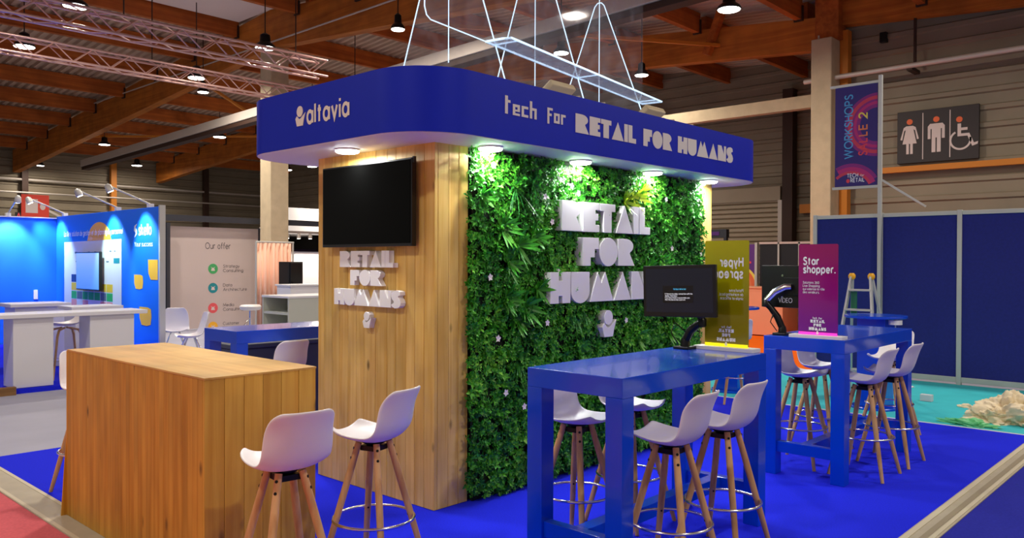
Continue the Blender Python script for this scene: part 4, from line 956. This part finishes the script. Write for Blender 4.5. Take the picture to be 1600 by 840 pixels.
# background right: peach counter, purple poster, dark lockers
pc = thing('reception_counter', 'peach box counter in the background behind the yellow-green sign', 'counter', (17.3, 8.6, .007))
MB().box(16.9, 17.7, 7.62, 9.3, .03, 1.06).build('body', 'peach', pc, bevel=.01); MB().box(16.88, 17.72, 7.60, 9.32, 1.06, 1.09).build('top', 'peach', pc, bevel=.006); MB().box(16.95, 17.65, 7.68, 9.24, .007, .03).build('plinth', 'dark_steel', pc)
pp = thing('poster_panel', 'purple poster panel with orange arcs behind the peach counter', 'poster panel', (18.2, 9.6, .007))
MB().box(18.2, 18.26, 8.9, 10.4, .007, 2.08).build('board', 'purple_panel', pp, bevel=.006)
MB().box(18.17, 18.29, 8.84, 8.9, .007, 2.12).build('post', 'alu', pp)
for i, (r0, r1, m) in enumerate(((.15, .27, 'arc_red'), (.27, .36, 'text_orange'), (.36, .46, 'sign_orange'), (.46, .52, 'text_yellow'))):
    mb = MB()
    for q in range(30):
        t0 = PI*q/30; t1 = PI*(q+1)/30
        mb.add([(18.196, 9.35+1.0*r*math.cos(t), 1.06+r*math.sin(t)) for r, t in ((r0, t0), (r1, t0), (r1, t1), (r0, t1))], [(0, 1, 2, 3)])
    mb.build('printed_arc', m, pp)
for i, y in enumerate((9.55, 9.4, 9.25, 9.12)):
    MB().tube([(18.196, y+.05, 1.7), (18.196, y+.05, 1.9), (18.196, y, 1.96), (18.196, y-.05, 1.9), (18.196, y-.05, 1.7)], .008, 5).build('printed_figure', 'arc_pink', pp)
MB().box(18.195, 18.199, 9.0, 9.45, 1.62, 1.67).build('printed_line', 'text_red', pp)
lk = thing('locker_row', 'row of dark panels in pale frames behind the rear monitor', 'panel row', (18.2, 8.1, .007))
for i in range(4):
    y1 = 8.80-i*.5; MB().box(18.24, 18.27, y1-.46, y1, .05, 2.08).build('dark_panel', 'fridge_black', lk); MB().box(18.2, 18.28, y1-.50, y1-.46, .007, 2.12).build('frame_post', 'alu', lk)
MB().box(18.2, 18.28, 6.85, 8.80, 2.08, 2.13).build('frame_rail', 'offer_grey', lk)
db = thing('dark_canopy', 'dark sign board edge above the yellow-green sign', 'sign board', (19.5, 11, .007))
MB().box(19.4, 19.55, 10.3, 12.2, 2.30, 2.52).build('board', 'frame_dark', db); MB().box(19.38, 19.4, 10.5, 12.2, 2.36, 2.46).build('printed_band', 'purple_panel', db)
for y in (10.35, 12.1): MB().box(19.42, 19.52, y-.04, y+.04, .007, 2.30).build('post', 'frame_dark', db)
lb = MB().lathe((15.2, 6.1, .007), [(.2, 0), (.24, .1), (.25, .34), (.22, .42)], 24).build('pouf', 'lime', smooth=40); tag(rebase(lb, (15.2, 6.1, .007)), 'lime pouf on the orange carpet beside the peach counter', 'pouf')

# ------------------------------------------------------------------ left booth: blue walls, screen, counters
bw = thing('booth_wall', 'bright blue corner booth wall printed with a planner screenshot at the far left', 'booth wall', (5.5, 15, .0))
LX = 5.5
side = MB().box(LX, LX+.08, 12.65, 17.25, .0, 2.48).build('side_panel', 'booth_blue', bw, bevel=.004)
back = MB().box(0.5, LX+.08, 17.25, 17.33, .0, 2.44).build('back_panel', 'booth_blue', bw)
MB().box(LX-.004, LX+.084, 12.60, 12.65, .0, 2.50).build('end_post', 'alu', bw)
MB().box(0.5, LX, 17.22, 17.34, 2.44, 2.46).build('top_rail', 'white_paint', bw)
gx = LX-.002
def flat(mb_pts, m, nm, parent, d=.0): return MB().prism(mb_pts, (gx-d, 0, 0), -UY, UZ, 0, .0015).build(nm, m, parent)
flat([(-a, b) for a, b in [(16.80, .62), (16.80, 1.975), (14.09, 1.995), (14.09, .62)]], 'board_white', 'printed_screen', side)
flat([(-15.63, 1.98)]+[(-15.08-.53*math.cos(math.radians(a)), 1.98+.33*math.sin(math.radians(a))) for a in range(10, 180, 10)]+[(-14.53, 1.99)], 'amber', 'printed_sun', side)
rows = (('tile_navy', 'tile_navy', 'tile_navy', 'tile_navy', 'tile_navy', None, None), ('tile_yellow', 'tile_yellow', 'tile_yellow', 'tile_yellow', 'tile_yellow', 'tile_yellow', 'tile_yellow'), ('tile_green', 'tile_grey', 'tile_green', 'tile_green', 'tile_green', 'tile_grey', 'tile_green'),
        ('tile_pink', None, 'tile_pink', None, None, 'tile_pink', 'tile_pink'), ('tile_orange', 'tile_orange', 'tile_orange', None, 'tile_grey', 'tile_orange', 'tile_orange'))
for ri, row in enumerate(rows):
    for ci, m in enumerate(row):
        if m:
            y = 16.42-ci*.282; z = 1.37-ri*.155
            if ri == 0 and ci > 4: continue
            flat([(-y, z-.14), (-y+.262, z-.14), (-y+.262, z), (-y, z)], m, 'printed_tile', side, .0016)
for i, (y, z, wd, h) in enumerate(((16.25, 1.76, .12, .03), (15.6, 1.77, .1, .02), (15.3, 1.77, .1, .02), (15.05, 1.77, .1, .02), (14.6, 1.78, .08, .02), (14.4, 1.78, .06, .02), (16.2, 1.6, .1, .02), (14.75, 1.6, .12, .02))):
    flat([(-y, z), (-y+wd, z), (-y+wd, z+h), (-y, z+h)], 'tile_grey', 'printed_line', side, .0016)
flat([(-14.42, 1.58), (-14.17, 1.58), (-14.17, 1.67), (-14.42, 1.67)], 'g_teal', 'printed_button', side, .0016)
for y, z, wd, h in ((12.86, 1.485, .36, .32), (13.4, 1.28, .35, .24), (13.14, .73, .46, .30)):
    q = [(-y-wd/2, z+h/2), (-y+wd*.2, z+h/2), (-y+wd*.45, z+h*.4), (-y+wd/2, z), (-y+wd*.42, z-h*.42), (-y+wd*.1, z-h/2), (-y-wd*.32, z-h*.46), (-y-wd*.48, z-h*.1)]
    if y < 12.9: q = [(-y-wd/2, z+h/2), (-y+.18, z+h/2), (-y+.18, z-h/2), (-y-wd*.2, z-h/2), (-y-wd*.45, z-h*.2)]
    flat(q, 'amber', 'printed_shape', side)
text_mb('skello', (gx-.002, 13.40, 2.045), -UY, UZ, .235, .50, .02, d1=.001).build('lettering', 'ink_white', side)
flat([(-13.57, 2.0), (-13.46, 2.06), (-13.46, 2.13), (-13.52, 2.17), (-13.46, 2.23), (-13.56, 2.20), (-13.58, 2.12), (-13.51, 2.08)], 'ink_white', 'printed_logo', side, .001)
text_mb('Your success', (gx-.002, 13.56, 1.86), -UY, UZ, .10, .70, .01, d1=.001).build('lettering', 'ink_white', side)
text_mb('La 1\u00e8re solution de gestion et de planning du personnel', (gx-.002, 16.80, 2.085), -UY, UZ, .13, 2.78, .01, d1=.003).build('lettering', 'ink_white', side)
MB().box(5.10, 5.17, 17.235, 17.25, .88, 1.06).build('socket_plate', 'white_plastic', back, bevel=.004)
ltv = thing('television', 'flat screen with a pale blue picture on the far left blue wall', 'television', (LX-.08, 15.35, 1.45))
MB().box(LX-.10, LX-.05, 14.80, 15.90, 1.10, 1.78).build('casing', 'black_plastic', ltv, bevel=.006); MB().box(LX-.104, LX-.10, 14.82, 15.88, 1.12, 1.76).build('screen', 'screen_sky', ltv); MB().box(LX-.05, LX-.004, 15.1, 15.6, 1.3, 1.6).build('wall_bracket', 'black_metal', ltv)
def armlight(p, d, label, col=(.62, .94, 1)):
    """slender arm spotlight leaning out from the top of a booth wall"""
    p = Vector(p); d = Vector(d).normalized()
    r = thing('arm_spotlight', label, 'spotlight', tuple(p), 'arm spotlights on the blue booth')
    tip = p+d*.62+UZ*.33
    MB().box(p.x-.04, p.x+.04, p.y-.05, p.y+.05, p.z, p.z+.06).build('clamp', 'white_plastic', r, bevel=.004)
    MB().tube([p+UZ*.05, p.lerp(tip, .5)+UZ*.03, tip], .014, 8).build('arm', 'alu', r, smooth=60)
    aim = (Vector(p)-d*.0-UZ*.9-tip).normalized()
    MB().lathe(tip-aim*.02, [(.02, 0), (.05, .03), (.06, .12), (.05, .13)], 16, aim).build('lamp_head', 'alu', r, smooth=40)
    MB().lathe(tip+aim*.111, [(.045, 0), (.045, .003)], 16, aim).build('lens', 'down_glow', r)
    l = bpy.data.lights.new('arm_light', 'SPOT'); l.energy = 210; l.spot_size = math.radians(70); l.spot_blend = .6; l.color = col; l.shadow_soft_size = .04
    o = bpy.data.objects.new('arm_light', l); C.objects.link(o); o.parent = r; o.location = tip+aim*.13-p; o.rotation_euler = aim.to_track_quat('-Z', 'Y').to_euler()
for y, lb_ in ((13.05, 'arm spotlight at the right end of the blue booth wall'), (14.35, 'arm spotlight in the middle of the blue booth side wall'), (16.9, 'arm spotlight at the inner corner of the blue booth')):
    armlight((LX+.04, y, 2.48), (-1, .35, 0), lb_)
armlight((4.68, 17.29, 2.46), (.0, -1, 0), 'arm spotlight on the far left blue wall before the red sign', (1, .95, .9))
def block_table(name, top, blocks, label):
    r = thing(name, label, 'counter', ((top[0]+top[1])/2, (top[2]+top[3])/2, blocks[0][4]), 'white counters of the blue booth')
    MB().box(*top).build('counter_top', 'white_paint', r, bevel=.006)
    for b in blocks: MB().box(*b).build('pedestal', 'white_paint', r, bevel=.006)
block_table('booth_counter', (2.0, 4.66, 11.06, 11.6, .915, .965), ((3.06, 3.51, 11.11, 11.5, .06, .915), (3.94, 4.50, 11.11, 11.5, .06, .915)), 'long white counter on two block pedestals at the left edge')
block_table('booth_counter', (3.55, 4.35, 13.0, 13.6, .95, 1.0), ((3.62, 4.28, 13.06, 13.54, .06, .95),), 'white counter with a square top below the planner screenshot')
block_table('booth_counter', (4.05, 4.75, 12.1, 12.65, .93, .98), ((4.12, 4.68, 12.16, 12.6, .06, .93),), 'white counter standing in the middle of the blue booth')
bf = thing('booth_floor', 'blue platform floor of the left booth with a wooden edge', 'booth floor', (2, 14, 0))
MB().box(.5, 5.49, 11.06, 17.22, 0, .055).build('carpet_top', 'carpet_blue', bf); MB().box(.5, 3.06, 10.98, 11.06, 0, .10).build('wooden_edge', 'kerb_wood', bf, bevel=.004)
bt = thing('low_bench', 'white bench end showing at the far left edge of the photo', 'bench', (2.4, 12.6, .055))
MB().box(1.8, 2.96, 12.4, 12.9, .55, .78).build('seat', 'white_paint', bt, bevel=.01); MB().box(1.9, 2.1, 12.45, 12.85, .055, .55).build('leg', 'dark_steel', bt); MB().box(2.6, 2.8, 12.45, 12.85, .055, .55).build('leg', 'dark_steel', bt)
# low-back stool of the blue booth
st = thing('bar_stool', 'low-back white stool with bent wooden legs beside the long white counter', 'bar stool', (3.86, 11.95, .055))
cx, cy = 3.86, 11.75
vs = []; nu = 10; prof = [(.20, .735, .15), (.14, .715, .19), (.03, .705, .20), (-.08, .712, .20), (-.15, .74, .195), (-.19, .79, .18), (-.20, .81, .15)]
for y, z, hw in prof:
    for i in range(nu+1):
        u = -1+2*i/nu; vs.append((cx-y, cy+hw*u, z+.05+.03*abs(u)**2.5))
MB().add(vs, [(a*(nu+1)+i, a*(nu+1)+i+1, (a+1)*(nu+1)+i+1, (a+1)*(nu+1)+i) for a in range(len(prof)-1) for i in range(nu)]).build('seat_shell', 'shell_white', st, smooth=60, sub=1, solid=.014)
for sx in (-1, 1):
    for sy in (-1, 1):
        MB().tube([(cx+sx*.03, cy+sy*.05, .725), (cx+sx*.12, cy+sy*.12, .70), (cx+sx*.15, cy+sy*.15, .62), (cx+sx*.22, cy+sy*.21, .055)], [.014, .016, .016, .012], 10).build('leg', 'beech', st, smooth=60)
MB().tube([(cx+.19, cy+.18, .30), (cx-.19, cy+.18, .30), (cx-.19, cy-.18, .30), (cx+.19, cy-.18, .30)], .006, 6, True).build('foot_rail', 'alu', st)
# red extinguisher sign and wall sign
rs = thing('extinguisher_sign', 'red fire-equipment sign above the far left blue wall', 'sign', (7.2, 24.5, 3.0))
def yplane_sign():
    y = 24.5
    x0, x1, z0, z1 = 6.95, 7.63, 2.78, 3.42
    MB().box(x0, x1, y, y+.03, z0, z1).build('sign_board', 'red_paint', rs); MB().box(x0+.10, x0+.40, y-.004, y, z0+.14, z1-.12).build('pictogram', 'sign_pale', rs)
    MB().prism(arc(x0+.52, (z0+z1)/2, .07, .09, 0, 340, 16), (0, y, 0), UX, UZ, .001, .004).build('pictogram', 'sign_pale', rs)
    MB().cyl((x0+.34, y+.06, 0), (x0+.34, y+.06, z0+.3), .03, n=10).build('post', 'steel_grey', rs)
yplane_sign()
ws = thing('wall_sign', 'small dark sign with red letter on the cladding of the far wall', 'sign', (11.3, 38.2, 4.0))
MB().box(10.6, 11.0, 38.18, 38.22, 3.35, 3.65).build('sign_board', 'fridge_black', ws); text_mb('A', (10.64, 38.175, 3.40), UX, UZ, .28, .18, .02).build('lettering', 'text_red', ws)

# ------------------------------------------------------------------ "Our offer" booth and things behind
of = thing('offer_panel', 'pale display panel headed Our offer with coloured round icons', 'display panel', (9.5, 18.8, 0))
OY = 18.8
bd_ = MB().box(8.32, 10.71, OY, OY+.06, .0, 2.45).build('board', 'offer_grey', of)
MB().box(10.71, 10.76, OY-.02, OY+.08, 0, 2.47).build('side_post', 'frame_dark', of)
text_mb('Our offer', (9.30, OY-.002, 1.93), UX, UZ, .20, .66, 0).build('lettering', 'ink_dark', bd_)
for z, m, tx in ((1.44, 'g_green', ('Strategy', 'Consulting')), (.97, 'g_teal', ('Data', 'Architecture')), (.48, 'g_red', ('Media', 'Consulting')), (.02, 'amber', ('Customer',))):
    MB().prism(arc(9.50, z, .125, .125, 0, 345, 24), (0, OY, 0), UX, UZ, .001, .003).build('printed_icon', m, bd_)
    MB().prism([(9.45, z-.05), (9.55, z-.05), (9.53, z+.02), (9.56, z+.05), (9.5, z+.02), (9.44, z+.05), (9.47, z+.02)], (0, OY, 0), UX, UZ, .003, .004).build('printed_symbol', 'sign_pale', bd_)
    for i, q in enumerate(tx): text_mb(q, (9.76, OY-.002, z+.03-i*.11), UX, UZ, .10, .05*len(q)+.04, 0).build('lettering', 'ink_dark', bd_)
MB().prism(arc(8.32, .50, .10, .12, -90, 90, 14), (0, OY, 0), UX, UZ, .001, .003).build('printed_icon', 'g_red', bd_)
fm = thing('gantry', 'dark grey square-tube frame spanning over the Our offer panel', 'frame', (10, 18.5, 0))
MB().box(8.0, 13.4, 18.42, 18.54, 2.56, 2.70).build('cross_beam', 'frame_dark', fm); MB().box(8.0, 8.14, 18.42, 18.54, 0, 2.56).build('post', 'frame_dark', fm); MB().box(8.14, 8.22, 18.3, 18.42, 0, 2.5).build('post', 'frame_dark', fm); MB().box(13.3, 13.4, 18.42, 18.54, 0, 2.56).build('post', 'frame_dark', fm)
def shell_chair(x, y, rz, label):
    r = thing('shell_chair', label, 'chair', (0, 0, 0), 'white chairs at the Our offer booth')
    prof = [(.22, .46, .19), (.12, .44, .22), (0, .43, .23), (-.12, .45, .225), (-.19, .52, .22), (-.23, .64, .22), (-.26, .76, .20), (-.275, .83, .14)]
    vs = []; nu = 10
    for yy, z, hw in prof:
        for i in range(nu+1):
            u = -1+2*i/nu; vs.append((hw*u, yy+.05*abs(u)**2.2*(1 if z > .5 else 0), z+(.04*abs(u)**2.5 if z < .5 else 0)))
    MB().add(vs, [(a*(nu+1)+i, a*(nu+1)+i+1, (a+1)*(nu+1)+i+1, (a+1)*(nu+1)+i) for a in range(len(prof)-1) for i in range(nu)]).build('seat_shell', 'shell_white', r, smooth=60, sub=1, solid=.012)
    for sx in (-1, 1):
        for sy in (-1, 1): MB().tube([(sx*.06, sy*.06, .435), (sx*.22, sy*.22, 0)], .012, 8).build('leg', 'chrome', r, smooth=60)
    r.location = (x, y, .0); r.rotation_euler = (0, 0, math.radians(rz))
shell_chair(6.08, 13.35, 154, 'white shell chair facing us before the Our offer panel, beside the blue wall end'); shell_chair(5.80, 12.2, 75, 'white shell chair seen from the side just behind the wooden counter')
def swivel(x, y, label):
    r = thing('bar_stool', label, 'bar stool', (x, y, 0))
    MB().lathe((x, y, .70), [(.16, 0), (.19, .02), (.20, .07), (.17, .10)], 24).build('seat', 'white_plastic', r, smooth=50); MB().cyl((x, y, .03), (x, y, .70), .025, n=12).build('column', 'chrome', r, smooth=50)
    MB().lathe((x, y, 0), [(.2, 0), (.2, .01), (.03, .03)], 24).build('foot_plate', 'chrome', r, smooth=40)
    MB().tube([(x-.02, y, .55), (x-.16, y-.06, .42), (x-.18, y-.08, .32), (x+.1, y-.16, .30)], .01, 6).build('foot_rest', 'chrome', r, smooth=60)
swivel(7.85, 14.05, 'round white swivel stool with chrome column in front of the Our offer panel')
cb = thing('shelf_cabinet', 'pale cabinet with open shelf behind the blue table at the kiosk left edge', 'cabinet', (7.3, 11.9, 0))
x0, x1, y0, y1 = 7.03, 8.6, 11.39, 12.2
MB().box(x0-.01, x1, y0-.01, y1+.01, 1.03, 1.065).build('top', 'white_paint', cb, bevel=.004)
for ya in (y0, y1-.03): MB().box(x0, x1, ya, ya+.03, .0, 1.03).build('side_panel', 'cab_green', cb)
MB().box(x0+.45, x0+.48, y0+.03, y1-.03, 0, 1.03).build('back_panel', 'cab_green', cb); MB().box(x1-.03, x1, y0+.03, y1-.03, 0, 1.03).build('end_panel', 'cab_green', cb)
for z in (.78, .40, .05): MB().box(x0+.01, x0+.45, y0+.03, y1-.03, z-.02, z+.02).build('shelf', 'cab_green', cb)
cr = MB(); vs = []; fs = []
N_ = 60
for i in range(N_+1):
    f = i/N_; x = 9.1+.85*f; yy = 16.0+.04*math.sin(f*52)+.02*math.sin(f*23)
    vs += [(x, yy, .02), (x, yy, 2.03)]
fs = [(2*i, 2*i+2, 2*i+3, 2*i+1) for i in range(N_)]
cu_ = thing('curtain', 'pale pink hanging curtain right of the Our offer panel', 'curtain', (9.5, 16, .02))
MB().add(vs, fs).build('curtain_cloth', 'curtain_pink', cu_, smooth=80, solid=.006); MB().cyl((9.06, 16, 2.05), (10, 16, 2.05), .02, n=8).build('curtain_rail', 'alu', cu_)
for x in (9.07, 9.98): MB().cyl((x, 16, 0), (x, 16, 2.05), .02, n=8).build('rail_post', 'alu', cu_)
fg = thing('fridge', 'tall black cabinet fridge in front of the pink curtain', 'fridge', (9.35, 15.2, 0))
MB().box(9.26, 9.60, 15.0, 15.4, .02, 1.62).build('body', 'fridge_black', fg, bevel=.01); MB().box(9.28, 9.58, 14.97, 15.0, .1, 1.6).build('door', 'black_plastic', fg, bevel=.006); MB().box(9.31, 9.33, 14.93, 14.97, .7, 1.2).build('handle', 'black_metal', fg); MB().box(9.28, 9.58, 15.02, 15.38, 0, .02).build('plinth', 'black_metal', fg)
wb = thing('white_counter', 'white box counter with pinkish side right of the black fridge', 'counter', (9.4, 14.2, 0))
MB().box(8.62, 10.2, 13.9, 14.4, 0, 1.14).build('body', 'white_paint', wb, bevel=.006); MB().box(8.59, 10.23, 13.87, 14.43, 1.14, 1.17).build('top', 'white_paint', wb, bevel=.004)
fbth = thing('far_booth', 'brightly lit white far booth seen between column and kiosk', 'booth', (14.5, 22, 0))
MB().box(13.2, 17.5, 23.0, 23.1, 0, 2.7).build('back_wall', 'board_white', fbth); MB().box(12.6, 17.5, 21.4, 21.5, 2.55, 3.25).build('fascia', 'board_white', fbth)
MB().box(14.1, 15.6, 22.9, 23.0, 1.95, 2.5).build('screen', 'screen_off', fbth); MB().box(15.2, 16.2, 21.35, 21.4, 1.75, 2.05).build('poster', 'purple_panel', fbth); MB().box(13.55, 14.15, 22.92, 23.0, 1.45, 1.95).build('screen', 'black_plastic', fbth)
text_mb('>X<', (15.1, 21.395, 2.78), UX, UZ, .45, .7, .02).build('lettering', 'arc_magenta', fbth)
MB().box(13.0, 13.12, 21.4, 23.0, 0, 2.55).build('post', 'board_white', fbth); MB().box(14.9, 15.0, 21.4, 21.5, 0, 2.55).build('post', 'frame_dark', fbth); MB().box(17.4, 17.5, 21.4, 23.0, 0, 2.55).build('post', 'board_white', fbth)
area('booth_light', (15.0, 22.2, 2.5), 70, .8, (1, .82, .7), (0, 0, 0), fbth)
area('booth_light', (14.6, 20.6, 3.6), 60, .5, (1, .9, .75), (math.radians(60), 0, 0), fbth)
tk = thing('spot_track', 'light bar with small spotlights in front of the far white booth', 'spotlight bar', (12, 19, 2.5))
MB().box(10.76, 13.6, 18.85, 18.9, 2.38, 2.44).build('bar', 'steel_grey', tk)
MB().cyl((10.9, 18.87, 2.44), (10.9, 18.5, 2.6), .012, n=6).build('hanger', 'frame_dark', tk); MB().cyl((13.3, 18.87, 2.44), (13.3, 18.54, 2.6), .012, n=6).build('hanger', 'frame_dark', tk)
for x in (11.6, 11.95, 12.3, 12.65):
    h = MB().lathe((x, 18.87, 2.24), [(.05, 0), (.055, .08), (.03, .14)], 14).build('spot_head', 'steel_grey', tk, smooth=40); MB().lathe((x, 18.87, 2.237), [(.045, 0), (.045, .003)], 14).build('lens', 'lamp_glow', h)
gc = thing('storage_box', 'dark grey storage box under the blue table behind the wooden counter', 'storage box', (4.3, 7.2, 0))
MB().box(3.75, 4.9, 7.0, 7.5, .008, .80).build('body', 'dark_grey', gc, bevel=.01); MB().box(3.73, 4.92, 6.98, 7.52, .80, .84).build('lid', 'dark_grey', gc, bevel=.006)
